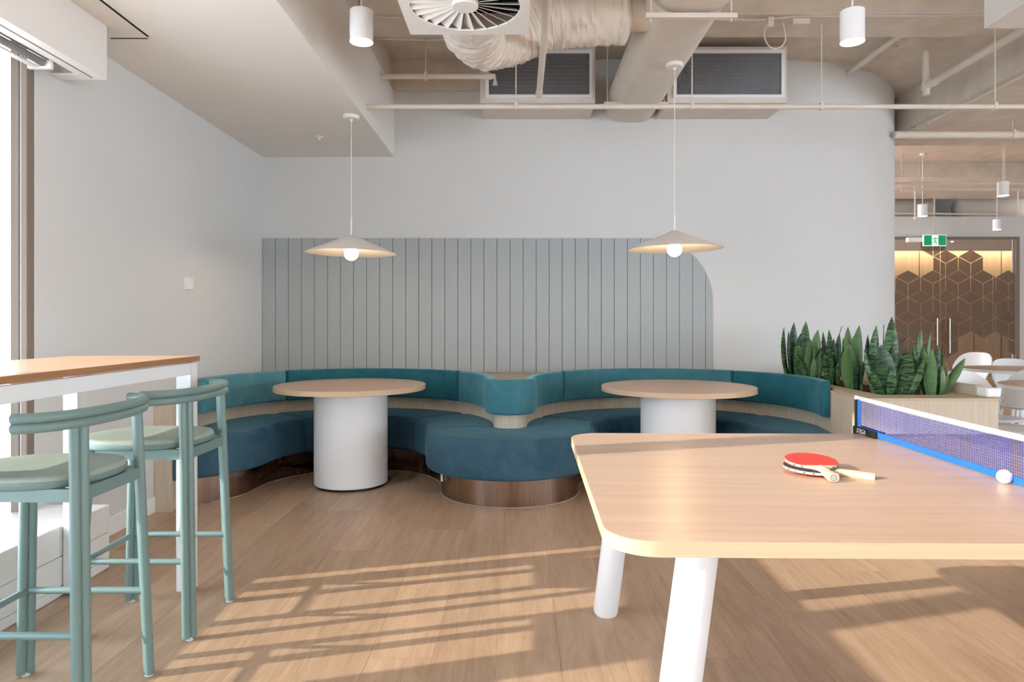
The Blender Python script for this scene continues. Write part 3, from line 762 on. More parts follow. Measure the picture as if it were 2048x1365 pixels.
def plant(label, px, py, d, mats, leaves, extra, seed):
    """leaves: (base dx, tip px, tip py, depth shift of the tip, width in px, facing in degrees)"""
    c = W(px, py, d); zb = .712
    t = root('snake_plant', label, 'plant', (c.x, d, zb), 0, 'snake plants in the planter')
    rg = random.Random(seed)
    for i, (dx, tx, ty, dd, wpx, fdeg) in enumerate(leaves):
        tip = W(tx, ty, d + dd); w = wpx / F * d
        base = Vector((c.x + dx / F * d, d + dd * .25 + rg.uniform(-.015, .015), zb - .01))
        finish('leaf', leaf(base, tip, w, math.radians(fdeg), rg.uniform(.25, .5), rg.uniform(-.03, .03), rg.uniform(.35, .55)), mats[i % len(mats)], t, smooth=True, angle=50)
    for i in range(extra):
        a = rg.uniform(0, 2 * PI); rr = rg.uniform(.01, .05); hgt = rg.uniform(.20, .36)
        base = Vector((c.x + rr * math.cos(a), d + rr * math.sin(a), zb - .01))
        tip = base + Vector((rg.uniform(.02, .07) * math.cos(a), rg.uniform(.02, .07) * math.sin(a), hgt))
        finish('leaf', leaf(base, tip, rg.uniform(.04, .065), a + PI / 2, rg.uniform(.3, .6), rg.uniform(-.03, .03), .4), mats[(i + 1) % len(mats)], t, smooth=True, angle=50)
bd, dk, pn = M['leaf_band'], M['leaf_dark'], M['leaf_plain']
plant('banded snake plant at the back of the planter, nearest the white wall', 1590, 757, 5.55, [bd, dk],
      [(-14, 1568, 655, 0, 13, 20), (0, 1588, 645, .05, 20, 0), (14, 1612, 643, .05, 22, -20), (-6, 1577, 663, -.05, 16, 30), (8, 1601, 668, -.05, 18, 10), (18, 1607, 680, -.03, 14, 40)], 10, 1)
plant('pale green snake plant behind the end of the booth backrest', 1622, 762, 5.25, [pn, pn, dk],
      [(0, 1636, 660, .02, 24, 0), (-4, 1622, 678, -.06, 18, 10), (10, 1650, 685, .0, 16, -20), (-8, 1606, 684, .0, 13, 30), (10, 1641, 712, -.08, 12, 10)], 8, 2)
plant('dark banded snake plant between two pale green ones', 1663, 768, 5.0, [dk, bd, dk],
      [(-6, 1646, 664, .04, 14, 10), (0, 1658, 660, .05, 17, 0), (12, 1684, 653, .10, 9, 60), (10, 1679, 667, 0, 16, -10), (-4, 1652, 700, -.08, 18, 0), (6, 1668, 678, -.04, 20, 10), (14, 1672, 688, -.02, 17, 20)], 10, 3)
plant('pale green snake plant with two broad leaves in mid row', 1708, 779, 4.70, [pn, pn, pn, dk],
      [(-8, 1696, 654, .05, 24, 0), (10, 1719, 651, -.02, 27, 5), (-6, 1697, 687, -.07, 31, 0), (-14, 1686, 676, .06, 17, 25), (4, 1707, 672, .08, 15, -20)], 8, 4)
plant('tall zebra banded snake plant, the largest in the planter', 1776, 788, 4.36, [bd, bd, dk, bd],
      [(-10, 1753, 652, .05, 28, 15), (6, 1784, 634, .07, 30, -5), (-16, 1736, 670, .08, 17, 10), (-2, 1768, 650, .12, 7, 40), (-30, 1728, 700, -.06, 22, 30), (18, 1818, 705, -.07, 34, -30), (0, 1762, 690, -.09, 40, 0), (22, 1822, 661, .12, 11, 60), (-8, 1745, 745, -.10, 22, 10), (30, 1848, 722, -.10, 17, -40)], 10, 5)
plant('pale green snake plant with upright narrow leaves behind the front row', 1838, 780, 4.58, [pn, bd, pn],
      [(-4, 1843, 660, .05, 19, 0), (6, 1834, 668, 0, 15, 10), (14, 1866, 700, .03, 15, -10), (22, 1862, 662, .08, 12, 30)], 10, 6)
plant('pale green snake plant at the front corner with a leaf leaning right', 1866, 789, 4.32, [pn, pn, pn, M['leaf_plain'], dk],
      [(-4, 1866, 722, -.04, 29, 0), (10, 1884, 732, -.05, 14, 15), (16, 1890, 712, .05, 10, 60), (18, 1930, 717, .12, 18, -30), (-10, 1846, 690, .06, 18, 20), (22, 1890, 760, .04, 14, 10)], 8, 7)

# ------------------------------------------------------------------ ceiling services
# supply boxes with egg crate grilles
def grille(x0, x1, label):
    t = root('return_air_box', label, 'vent', ((x0 + x1) / 2, 5.9, 3.03), 0, 'return air boxes on the back wall')
    y0_, y1_, z0, z1 = 5.70, YW, 3.03, 3.50
    finish('housing', B().box(x0, x0 + .02, y0_ + .01, y1_, z0 + .02, z1 - .02).box(x1 - .02, x1, y0_ + .01, y1_, z0 + .02, z1 - .02).box(x0, x1, y0_ + .01, y1_, z0, z0 + .02).box(x0, x1, y0_ + .01, y1_, z1 - .02, z1)
           .box(x0, x0 + .045, y0_ - .004, y0_ + .01, z0, z1).box(x1 - .03, x1, y0_ - .004, y0_ + .01, z0, z1).box(x0 + .045, x1 - .03, y0_ - .004, y0_ + .01, z0, z0 + .06).box(x0 + .045, x1 - .03, y0_ - .004, y0_ + .01, z1 - .035, z1), M['service'], t)
    a0, a1, c0, c1 = x0 + .045, x1 - .022, z0 + .04, z1 - .028
    fw = .028
    finish('frame', B().box(a0, a0 + fw, y0_ - .018, y0_ - .005, c0 + fw, c1 - fw).box(a1 - fw, a1, y0_ - .018, y0_ - .005, c0 + fw, c1 - fw).box(a0, a1, y0_ - .018, y0_ - .005, c0, c0 + fw).box(a0, a1, y0_ - .018, y0_ - .005, c1 - fw, c1), M['white'], t)
    b = B(); x = a0 + fw
    while x < a1 - fw: b.box(x - .0007, x + .0007, y0_ - .008, y0_ + .006, c0 + fw, c1 - fw); x += .0115
    z = c0 + fw
    while z < c1 - fw: b.box(a0 + fw, a1 - fw, y0_ - .008, y0_ + .006, z - .0007, z + .0007); z += .0115
    tag(finish('egg_crate', b, M['alu'], t), 'fine egg crate grid', kind='stuff')
    finish('shade_sheet', B().box(x0 + .02, x1 - .02, y0_ + .06, y0_ + .07, z0 + .02, z1 - .02), M['dark'], t)  # near-black sheet stands in for the shade inside the box
grille(-0.32, 0.64, 'beige air box with white framed grille behind the flexible duct')
grille(1.245, 2.24, 'beige air box with white framed grille right of the oval duct')

# oval main duct
dz0, dz1, dxc, dw = 3.0, 3.30, 1.005, 0.46
def oval(xc, w, z0, z1, n=10):
    r = (z1 - z0) / 2; zc = (z0 + z1) / 2; out = []
    for k in range(n + 1): a = -PI / 2 + PI * k / n; out.append((xc + w / 2 - r + r * math.cos(a), zc + r * math.sin(a)))
    for k in range(n + 1): a = PI / 2 + PI * k / n; out.append((xc - w / 2 + r + r * math.cos(a), zc + r * math.sin(a)))
    return out
dr = root('oval_duct', 'beige flat oval duct running to the back wall', 'duct', (dxc, 5.0, dz0))
secs = []
for y, g in ((YW, 1.0), (5.78, 1.0), (5.77, 1.015), (5.74, 1.015), (5.73, 1.0), (4.02, 1.0)): secs.append([(p[0], y, p[1]) for p in oval(dxc, dw * g, dz0 - (g - 1) * .2, dz1 + (g - 1) * .2)])
finish('duct_body', B().loft(secs), M['service'], dr, smooth=True, angle=40)
secs = []
for y, g in ((4.00, 1.05), (3.9, 1.07), (2.2, 1.12)): secs.append([(p[0], y, p[1]) for p in oval(dxc + .02, dw * g, dz0 + .015, dz1 + .05)])
finish('duct_section', B().loft(secs), M['service'], dr, smooth=True, angle=40)
for y, z, xa, xb in ((3.95, 2.985, 0.735, 1.262), (5.68, 3.03, 0.71, 1.24)):
    h = finish('strut', B().box(xa, xb, y - .02, y + .02, z - .028, z + .0, .001, 1), M['service'], dr)
    for xx in (xa + .03, xb - .03): finish('threaded_rod', B().tube([(xx, y, z - .045), (xx, y, ZS)], .005, 8), M['service'], h)
# flexible duct
fr_ = root('flexible_duct', 'wrinkled insulated flexible duct curving to the swirl diffuser', 'duct', (0.2, 4.2, 2.9))
ctrl = [(0.70, 4.30, 3.135), (0.45, 4.30, 3.125), (0.20, 4.30, 3.10), (0.02, 4.29, 3.03), (-0.15, 4.22, 2.945), (-0.255, 4.05, 2.915), (-0.262, 3.75, 2.92), (-0.25, 3.45, 2.92)]
def catmull(c, n):
    out = []
    for i in range(len(c) - 1):
        p = [Vector(c[max(i - 1, 0)]), Vector(c[i]), Vector(c[i + 1]), Vector(c[min(i + 2, len(c) - 1)])]
        for k in range(n):
            t = k / n
            out.append(.5 * ((2 * p[1]) + (-p[0] + p[2]) * t + (2 * p[0] - 5 * p[1] + 4 * p[2] - p[3]) * t * t + (-p[0] + 3 * p[1] - 3 * p[2] + p[3]) * t ** 3))
    out.append(Vector(c[-1])); return out
pts = catmull(ctrl, 26); rg = random.Random(4)
rad = [0.172 + rg.uniform(-.005, .005) for _ in pts]; rad[0] = .10; rad[1] = .125; rad[2] = .14; rad[3] = .155; rad[4] = .165
b = B().tube(pts, rad, 64)
from mathutils import noise as mnoise
for v in b.bm.verts:
    c = v.co
    f = mnoise.noise(Vector((c.x * 26, c.y * 9, c.z * 5))) * .008 - abs(mnoise.noise(Vector((c.x * 17 + c.z * 5, c.y * 13, c.z * 3 + 4)))) * .020 - abs(mnoise.noise(Vector((c.x * 45, c.y * 32, c.z * 9)))) * .010 + .008
    # push along the radial direction from the nearest path point
    i = min(range(len(pts)), key=lambda q: (pts[q] - c).length_squared); dv = (c - pts[i]); 
    if dv.length > .01: v.co = c + dv.normalized() * f
finish('insulated_sleeve', b, M['flex'], fr_, smooth=True, angle=60)
finish('collar', B().tube([(0.68, 4.30, 3.135), (0.82, 4.30, 3.135)], .095, 28).tube([(0.735, 4.30, 3.135), (0.745, 4.30, 3.135)], .099, 28), M['service'], fr_, smooth=True)
# swirl diffuser
sx, sy, sz, hs = -0.245, 3.13, 2.645, 0.2975
sr = root('swirl_diffuser', 'square swirl diffuser with radial blades under the flexible duct', 'vent', (sx, sy, sz))
n = 96; b = B(); R0 = .252
A = []; C_ = []
for k in range(n):
    a = 2 * PI * k / n; c_, s_ = math.cos(a), math.sin(a); q = hs / max(abs(c_), abs(s_))
    A.append((sx + R0 * c_, sy + R0 * s_)); C_.append((sx + q * c_, sy + q * s_))
secs = [[(a[0], a[1], sz), (c_[0], c_[1], sz), (c_[0], c_[1], sz + .008), (a[0], a[1], sz + .008)] for a, c_ in zip(A, C_)]; secs.append(secs[0])
finish('face_plate', B().loft(secs, caps=False), M['matte_white'], sr, weld=True)
finish('hub', B().lathe([(0, -.001), (.058, -.001), (.06, .004), (.06, .03), (0, .03)], (sx, sy, sz), 36), M['matte_white'], sr, smooth=True)
for k in range(24):
    a = 2 * PI * k / 24; Mx = Matrix.Translation((sx, sy, sz + .018)) @ Matrix.Rotation(a, 4, 'Z') @ Matrix.Rotation(math.radians(34), 4, 'X')
    bb2 = B(); r0, r1, w0, w1 = .056, .252, .007, .031
    lo = [Mx @ Vector(p) for p in ((r0, -w0, -.0008), (r1, -w1, -.0008), (r1, w1, -.0008), (r0, w0, -.0008))]; hi2 = [Mx @ Vector(p) for p in ((r0, -w0, .0008), (r1, -w1, .0008), (r1, w1, .0008), (r0, w0, .0008))]
    bb2.loft([lo, hi2]); finish('blade', bb2, M['matte_white'], sr)
finish('plenum', B().box(sx - hs + .02, sx + hs - .02, sy - hs + .02, sy - hs + .03, sz + .008, sz + .40).box(sx - hs + .02, sx + hs - .02, sy + hs - .03, sy + hs - .02, sz + .008, sz + .40).box(sx - hs + .02, sx - hs + .03, sy - hs + .02, sy + hs - .02, sz + .008, sz + .40).box(sx + hs - .03, sx + hs - .02, sy - hs + .02, sy + hs - .02, sz + .008, sz + .40).box(sx - hs + .02, sx + hs - .02, sy - hs + .02, sy + hs - .02, sz + .40, sz + .41), M['service'], sr)
finish('plenum_shade', B().box(sx - hs + .04, sx + hs - .04, sy - hs + .04, sy + hs - .04, sz + .09, sz + .095), M['dark'], sr)  # near-black sheet painting the dark of the plenum behind the blades
finish('plenum_rod', B().tube([(sx - .2, sy - .2, sz + .41), (sx - .2, sy - .2, ZS)], .004, 8).tube([(sx + .2, sy + .2, sz + .41), (sx + .2, sy + .2, ZS)], .004, 8), M['service'], sr)

def pipe(name, label, pts, r, hangers=(), grp=None, couplings=(), cat='pipe'):
    t = root(name, label, cat, pts[0], 0, grp)
    finish('pipe_run', B().tube(pts, r, 16), M['service'], t, smooth=True)
    for h in hangers:
        h = Vector(h[:3] if len(h) == 3 else h)
        g = finish('hanger', B().tube([h + Vector((0, 0, r)), (h.x, h.y, ZS if h.x < 4 or h.y > 7.73 else 3.2)], .0045, 8), M['service'], t)
        finish('clip', B().box(h.x - .012, h.x + .012, h.y - r - .004, h.y + r + .004, h.z - r - .006, h.z + r + .012, .004, 1), M['service'], g)
    for c, axis in couplings:
        c = Vector(c); dv = Vector(axis) * .03
        finish('coupling', B().tube([c - dv, c + dv], r * 1.25, 16), M['service'], t, smooth=True)
    return t
zp1, yp1 = 2.79, 5.03
pipe('sprinkler_pipe', 'long thin pipe crossing in front of both air boxes', [(XB, yp1, zp1), (4.9, yp1, zp1)], .0185, [(W(1032, 213, yp1).x, yp1, zp1), (W(1384, 213, yp1).x, yp1, zp1), (W(1643, 213, yp1).x, yp1, zp1), (W(1990, 213, yp1).x, yp1, zp1)], 'ceiling pipes')
pipe('sprinkler_pipe', 'short pipe from the bulkhead ending left of the left air box', [(XB, 5.52, 3.19), (-.19, 5.52, 3.19), (-.19, 5.52, 3.12)], .022, [(-.75, 5.52, 3.19)], 'ceiling pipes', [((-.25, 5.52, 3.19), (1, 0, 0))])
pipe('sprinkler_pipe', 'capped pipe running towards the camera left of the oval duct', [(.152, 5.07, 2.885), (.152, 1.5, 2.885)], .022, [(.152, 4.95, 2.885)], 'ceiling pipes', [((.152, 5.03, 2.885), (0, 1, 0))])
pipe('drain_pipe', 'thick pipe dropping from the slab and running towards the camera', [(3.57, 5.98, ZS), (3.57, 5.98, 3.19)], .03, [], 'ceiling pipes', [((3.57, 5.98, 3.27), (0, 0, 1))])
pipe('drain_pipe', 'slanting looking pipe running from the drop towards the upper right corner', [(3.57, 5.95, 3.27), (3.57, 2.4, 3.27)], .03, [], 'ceiling pipes', [((3.57, 5.88, 3.27), (0, 1, 0))])
pipe('drain_pipe', 'pipe under the slab entering the curved white wall', [(3.05, 6.55, 3.50), (3.05, 5.2, 3.50)], .028, [], 'ceiling pipes')
pipe('drain_pipe', 'thick pipe leaving the curved wall edge with a white clamp', [(3.72, 6.75, 3.055), (9.5, 6.75, 3.055)], .036, [(W(2025, 275, 6.75).x, 6.75, 3.055)], 'ceiling pipes', [((W(2028, 275, 6.75).x, 6.75, 3.055), (1, 0, 0))])
pipe('sprinkler_pipe', 'upper of two thin far pipes above the exit sign', [(4.2, 9.0, 3.03), (9.5, 9.0, 3.03)], .017, [(W(1838, 367, 9).x, 9.0, 3.03), (W(2010, 367, 9).x, 9.0, 3.03)], 'ceiling pipes')
pipe('sprinkler_pipe', 'lower of two thin far pipes above the exit sign', [(4.2, 9.25, 3.0), (9.5, 9.25, 3.0)], .017, [(W(1803, 380, 9.25).x, 9.25, 3.0)], 'ceiling pipes')
pipe('sprinkler_pipe', 'thin pipe under the edge of the wide concrete beam', [(4.03, 7.1, 3.17), (4.03, 3.0, 3.17)], .016, [(4.03, 6.9, 3.17)], 'ceiling pipes', [((4.03, 6.75, 3.17), (0, 1, 0))])
pipe('sprinkler_pipe', 'thin brown pipe in front of the header over the glass doors', [(5.0, 11.2, 3.0), (8.2, 11.2, 2.97), (8.2, 11.2, 3.5)], .013, [], 'ceiling pipes')
# white duct box at upper right
bxr = root('duct_box', 'off white box duct at the upper right corner', 'duct', (3.2, 3.4, 3.0))
finish('casing', B().box(2.85, 3.50, 2.4, 4.18, 3.0, ZS - .04, .002, 1), M['matte_white'], bxr)
finish('hanger', B().tube([(2.95, 4.05, 3.5), (2.95, 4.05, ZS)], .005, 8).tube([(3.4, 4.05, 3.5), (3.4, 4.05, ZS)], .005, 8), M['service'], bxr)
# far ducts over the header
for i, (xa, xb, yc, zc, r, lab) in enumerate(((5.5, 7.62, 12.6, 3.26, .22, 'round duct above the glass door header, left'), (8.05, 9.5, 12.6, 3.3, .22, 'round duct above the glass door header, right'))):
    t = root('far_duct', lab, 'duct', (xa, yc, zc), 0, 'ducts above the header')
    secs = [(xa, .02), (xa + .02, .14), (xa + .06, .2), (xa + .12, r), (xb - .12, r), (xb - .06, .2), (xb - .02, .14), (xb, .02)]
    finish('hanger', B().tube([(xa + .3, yc, zc), (xa + .3, yc, ZS)], .008, 6).tube([(xb - .3, yc, zc), (xb - .3, yc, ZS)], .008, 6), M['service'], t)
    finish('duct_body', B().tube([(q, yc, zc) for q, _ in secs], [s_ for _, s_ in secs], 24), M['service'], t, smooth=True)

# cables along the cross beam
def cable(name, label, pts, r=.004, extra=None, cat='cable'):
    t = root(name, label, cat, pts[0], 0, 'cables on the cross beam')
    finish('cable_run', B().tube(catmull(pts, 8), r, 8), M['service'], t, smooth=True)
    return t
yb = 4.875
cable('cable_bundle', 'thin cables along the cross beam right of the oval duct', [(1.3, yb, 3.375), (1.7, yb, 3.36), (2.0, yb, 3.385), (2.4, yb, 3.388), (3.0, yb, 3.39), (3.6, yb, 3.395)], .006)
cable('cable_bundle', 'upper thin cable along the cross beam left of the diffuser', [(-1.12, yb, 3.39), (-.9, yb, 3.378), (-.6, yb, 3.383), (-.2, yb, 3.38)], .006)
cable('cable_bundle', 'lower thin cable behind the cross beam left of the diffuser', [(-1.1, 5.28, 3.395), (-.8, 5.28, 3.385), (-.45, 5.28, 3.39), (-.2, 5.28, 3.388)], .006)
lp = [W(1537, 45, 4.86), W(1529, 62, 4.86), W(1530, 78, 4.86), W(1540, 94, 4.86), W(1553, 97, 4.86), W(1566, 90, 4.86), W(1571, 76, 4.86), W(1569, 58, 4.86), W(1566, 46, 4.86)]
cl = cable('cable_loop', 'cable loop hanging from a socket by the right air box', [tuple(p) for p in lp], .0045)
q0 = W(1540, 46, 4.86); q1 = W(1600, 46, 4.87)
finish('plug_socket', B().box(q0.x - .02, q0.x + .025, 4.845, 4.875, q0.z - .03, q0.z + .04, .004, 1), M['service'], cl)
finish('junction_box', B().box(q1.x - .06, q1.x + .06, 4.84, 4.88, q1.z - .015, q1.z + .025, .004, 1), M['service'], cl)
tr_ = root('cable_tray', 'thin metal tray strip on the cross beam beside the duct strut', 'tray', (1.9, 4.87, 3.39))
finish('tray_channel', B().box(1.25, 2.2, 4.855, 4.878, 3.392, 3.402), M['service'], tr_)

# sprinkler heads
def sprinkler(x, y, z, label):
    t = root('fire_sprinkler', label, 'sprinkler', (x, y, z), 0, 'sprinkler heads')
    finish('escutcheon', B().lathe([(0, 0), (.034, 0), (.032, -.006), (.012, -.009), (.010, -.025), (0, -.025)], seg=24), M['matte_white'], t, smooth=True, local=True)
    finish('deflector', B().lathe([(0, -.045), (.016, -.045), (.016, -.047), (0, -.047)], seg=16).tube([(-.008, 0, -.02), (-.006, 0, -.046)], .002, 6).tube([(.008, 0, -.02), (.006, 0, -.046)], .002, 6), M['alu'], t, local=True)
sprinkler(-1.6, 5.48, ZC, 'small sprinkler head in the plaster ceiling left of the pendant')
q = W(1793, 82, 5.75); sprinkler(q.x, 5.75, ZS, 'sprinkler head on the concrete slab beside the drop pipe')
q = W(1830, 446, 10.8); sprinkler(q.x, 10.8, 2.86, 'far sprinkler head above the exit sign'); o_ = bpy.data.objects['fire_sprinkler.002']; finish('drop_pipe', B().tube([(0, 0, 0), (0, 0, 3.36 - 2.86)], .01, 8), M['service'], o_, local=True)

# cylinder downlights
def downlight(x, y, zb, label, zt, r=.061, h=.165, power=14, grp='cylinder downlights', lit=True):
    t = root('downlight', label, 'lamp', (x, y, zb), 0, grp)
    finish('body', B().lathe([(r - .004, .012), (r, 0), (r, h), (r - .004, h + .002), (0, h + .002)], seg=40), M['white'], t, smooth=True, local=True)
    finish('lens', B().lathe([(0, .010), (r - .004, .010), (r - .004, .014), (0, .014)], seg=32), M['lens'], t, local=True)
    finish('suspension', B().tube([(0, 0, h), (0, 0, zt - zb)], .004, 8), M['white'], t, local=True)
    finish('ceiling_cup', B().lathe([(0, zt - zb - .025), (.04, zt - zb - .025), (.045, zt - zb), (0, zt - zb)], seg=24), M['white'], t, smooth=True, local=True)
    ld = bpy.data.lights.new('downlight_beam', 'SPOT'); ld.energy = power; ld.spot_size = math.radians(95); ld.spot_blend = 0.6; ld.color = (1, .83, .63); ld.shadow_soft_size = .04
    lo = bpy.data.objects.new('downlight_beam', ld); COL.objects.link(lo); lo.parent = t; lo.location = (0, 0, -.002)
downlight(-.835, 3.63, 2.69, 'white cylinder downlight beside the plaster bulkhead', ZS)
downlight(1.775, 3.63, 2.69, 'white cylinder downlight near the upper right duct box', ZS)
downlight(W(1845, 430, 9.6).x, 9.6, 2.69, 'far cylinder downlight left of the exit sign', ZS)
downlight(W(2006, 392, 8.1).x, 8.1, 2.70, 'far cylinder downlight under the two thin pipes', ZS)
downlight(W(1994, 462, 11.0).x, 11.0, 2.69, 'farthest cylinder downlight before the partition header', 3.35)

# wall control on the left wall
tc_ = root('wall_control', 'small white thermostat box on the left wall', 'thermostat', (XL, 4.745, 1.468))
finish('base_plate', B().box(XL, XL + .008, 4.70, 4.79, 1.424, 1.512, .002, 1), M['white'], tc_)
finish('cover', B().box(XL + .008, XL + .03, 4.705, 4.785, 1.426, 1.508, .004), M['matte_white'], tc_)
finish('button', B().box(XL + .03, XL + .0315, 4.735, 4.755, 1.438, 1.475), M['white'], tc_)

# ------------------------------------------------------------------ open office: chairs, tables
def chair(x, y, rz, label, back=True):
    t = root('shell_chair' if back else 'low_stool', label, 'chair' if back else 'stool', (x, y, 0), rz, 'white shell chairs' if back else None)
    # seat faces -Y local, back at +Y
    secs = []
    n = 24
    for j in range(9):
        q = j / 8
        row = []
        for i in range(n + 1):
            a = math.radians(-78 + 156 * i / n); u = abs(-1 + 2 * i / n)
            top = .80 - .20 * u ** 3.2
            z = .46 + (top - .46) * q
            R = .19 + .045 * q
            row.append((R * 1.05 * math.sin(a), .0 + R * math.cos(a) - .02 + .05 * q, z))
        secs.append(row)
    if back: bk = finish('backrest', B().loft(secs, caps=False, ring=False), M['white'], t, smooth=True, local=True, angle=180)
    if back: md = bk.modifiers.new('thick', 'SOLIDIFY'); md.thickness = .014; md.offset = 0
    secs = []
    for z, k in ((.425, .80), (.432, .95), (.445, 1.0), (.452, .98), (.448, .6), (.446, .05)): secs.append([(p[0], p[1] - .02, z) for p in sup(0, 0, .215 * k, .21 * k, 2.6, 40)])
    finish('seat', B().loft(secs), M['white'], t, smooth=True, local=True, angle=70)
    for sx_ in (-1, 1):
        for sy_ in (-1, 1):
            finish('leg', B().tube([(sx_ * .13, sy_ * .12 - .02, .43), (sx_ * .21, sy_ * .20 - .02, .004)], [.016, .011], 12), M['white'], t, smooth=True, local=True)
            
    return t
def ctable(x, y, r, label):
    t = root('round_table', label, 'table', (x, y, 0), .3, 'office round tables')
    finish('table_top', B().lathe([(0, .712), (r - .005, .712), (r, .716), (r, .738), (r - .002, .74), (0, .74)], seg=72), M['cafe_top'], t, smooth=True, local=True)
    finish('edge_band', B().lathe([(r + .0002, .713), (r + .0016, .714), (r + .0016, .7385), (r + .0002, .739)], seg=72), M['white'], t, smooth=True, local=True)
    finish('column', B().tube([(0, 0, .02), (0, 0, .712)], .04, 24), M['white'], t, smooth=True, local=True)
    finish('foot_plate', B().lathe([(0, 0), (.26, 0), (.26, .008), (.04, .02), (0, .02)], seg=48), M['white'], t, smooth=True, local=True)
    return t
ctable(4.08, 4.95, .50, 'round oak table right behind the planter box')
ctable(4.98, 6.78, .50, 'round oak table further back among white chairs')
chair(W(1945, 760, 5.6).x, 5.42, math.radians(22), 'white chair behind the nearer office table, its back just above the planter rim')
chair(W(2030, 760, 6.3).x, 6.15, math.radians(170), 'white chair at the picture edge turned away from the camera')
chair(W(2015, 730, 7.45).x, 7.25, math.radians(-10), 'white chair further back, its rounded back above the others')
chair(W(1916, 715, 9.15).x, 8.95, math.radians(-62), 'warmly lit white chair closest to the glass doors')
chair(3.50, 4.85, math.radians(15), 'low white stool showing just right of the planter corner', False)

# ------------------------------------------------------------------ glass partition with doors
YG = 12.0
pg = root('window_3', 'frameless glass partition of the far meeting room', None, (7.5, YG, 0), kind='structure')
finish('header_rail', B().box(4.4, 8.78, YG - .03, YG + .03, 2.66, 2.70), M['frame'], pg)
finish('end_frame', B().box(8.72, 8.78, YG - .04, YG + .04, 0, 2.70), M['frame'], pg)
finish('side_pane', B().box(8.34, 8.72, YG - .006, YG + .006, 0, 2.66), M['pglass'], pg)
finish('left_pane', B().box(4.4, 6.48, YG - .006, YG + .006, 0, 2.66), M['pglass'], pg)
struct('wall_header', B().box(4.2, 9.7, YG, YG + .15, 2.70, 3.06), M['wall'], 'plaster header above the glass doors')
struct('wall_far', B().box(8.78, 9.7, YG - .02, YG + .15, 0, 2.70), M['wall'], 'plaster wall right of the glass partition')
doors = []
for i, (xa, xb, hx, lab) in enumerate(((6.49, 7.405, 7.33, 'left leaf of the glass double door with bar handle'), (7.415, 8.33, 7.55, 'right leaf of the glass double door with bar handle'))):
    dr_ = root('door_%d' % (i + 1), lab, None, ((xa + xb) / 2, YG, 0), kind='structure')
    gl = finish('pane', B().box(xa, xb, YG - .006, YG + .006, .01, 2.655), M['pglass'], dr_)
    h = finish('handle', B().tube([(hx, YG - .06, .66), (hx, YG - .06, 1.27)], .010, 14), M['chrome'], dr_, smooth=True)
    finish('standoff', B().tube([(hx, YG - .06, .74), (hx, YG, .74)], .009, 10).tube([(hx, YG - .06, 1.19), (hx, YG, 1.19)], .009, 10), M['chrome'], h, smooth=True)
    doors.append((xa, xb, gl))
# frosted cube pattern film: single rhombi on the panes
aH = 0.243; wH = 0.441
sidep = [o for o in pg.children if o.name.startswith('side_pane')][0]; leftp = [o for o in pg.children if o.name.startswith('left_pane')][0]
def rh(cx, cz, kind):
    w, a = wH / 2, aH
    if kind == 0: q = [(0, 0), (w, a / 2), (0, a), (-w, a / 2)]
    elif kind == 1: q = [(0, 0), (-w, a / 2), (-w, -a / 2), (0, -a)]
    else: q = [(0, 0), (w, a / 2), (w, -a / 2), (0, -a)]
    mx = sum(p[0] for p in q) / 4; mz = sum(p[1] for p in q) / 4; s_ = .95
    return [(cx + mx + (p[0] - mx) * s_, cz + mz + (p[1] - mz) * s_) for p in q], cx + mx, cz + mz
def clipx(poly, x, sgn):
    out = []
    for i in range(len(poly)):
        a, c = poly[i - 1], poly[i]; ia, ic_ = (a[0] - x) * sgn >= 0, (c[0] - x) * sgn >= 0
        if ia != ic_:
            t = (x - a[0]) / (c[0] - a[0]); out.append((x, a[1] + t * (c[1] - a[1])))
        if ic_: out.append(c)
    return out
px0 = W(1815.5, 0, YG).x
for r_ in range(-2, 4):
    for c_ in range(-3, 7):
        cx = px0 + c_ * wH + (wH / 2 if r_ % 2 else 0); cz = 1.877 - r_ * .359
        cpx = VX + cx / YG * F
        for kd in (0, 1, 2):
            if r_ == -2 and (kd == 0 or not 1860 < cpx < 1875): continue
            if r_ == -1 and not 1880 < cpx < 1950: continue
            if r_ == 3 and 1900 < cpx < 2000: continue
            poly, mx, mz = rh(cx, cz, kd)
            for xa_, xb_, host in ((5.6, 6.48, leftp), (doors[0][0], doors[0][1], doors[0][2]), (doors[1][0], doors[1][1], doors[1][2]), (8.34, 8.72, sidep)):
                q = clipx(clipx(poly, xa_, 1), xb_, -1)
                if len(q) < 3 or max(p[0] for p in q) - min(p[0] for p in q) < .01: continue
                b = B().prism(q, 0, .0006).xf(Matrix.Translation((0, YG - .0066, 0)) @ Matrix.Rotation(PI / 2, 4, 'X'))
                finish('film_rhombus', b, M['film'], host)
# meeting room behind
struct('wall_meeting', B().box(4.2, 12.5, 15.0, 15.15, 0, 3.3), M['far_wood'], 'timber panelled wall inside the far meeting room')
for i in range(1, 13): struct('trim_%d' % (20 + i), B().box(4.6 + i * .6, 4.612 + i * .6, 14.996, 15.0, 0.0, 2.95), M['dark'], 'joint in the far timber panelling')
struct('wall_meeting_side', B().box(12.4, 12.5, 12.1, 15, 0, 3.2).box(9.7, 12.5, 12.0, 12.15, 0, 3.2), M['wall'], 'side wall of the far meeting room')
struct('ceiling_meeting', B().box(4.2, 12.4, 12.16, 15.0, 3.0, 3.05), M['ceil'], 'plaster ceiling of the far meeting room')
struct('wall_plenum', B().box(4.0, 12.5, 13.2, 13.3, 3.05, ZS), M['wall'], 'wall behind the ducts above the glass door header')
cv = root('light_cove', 'warm light cove along the top of the far timber wall', 'lamp', (7, 14.8, 2.5))
finish('cove_fascia', B().box(4.4, 12.4, 14.66, 14.70, 2.735, 3.0), M['ceil'], cv)
finish('led_strip', B().box(4.4, 12.4, 14.72, 14.76, 2.86, 2.88), M['strip'], cv)
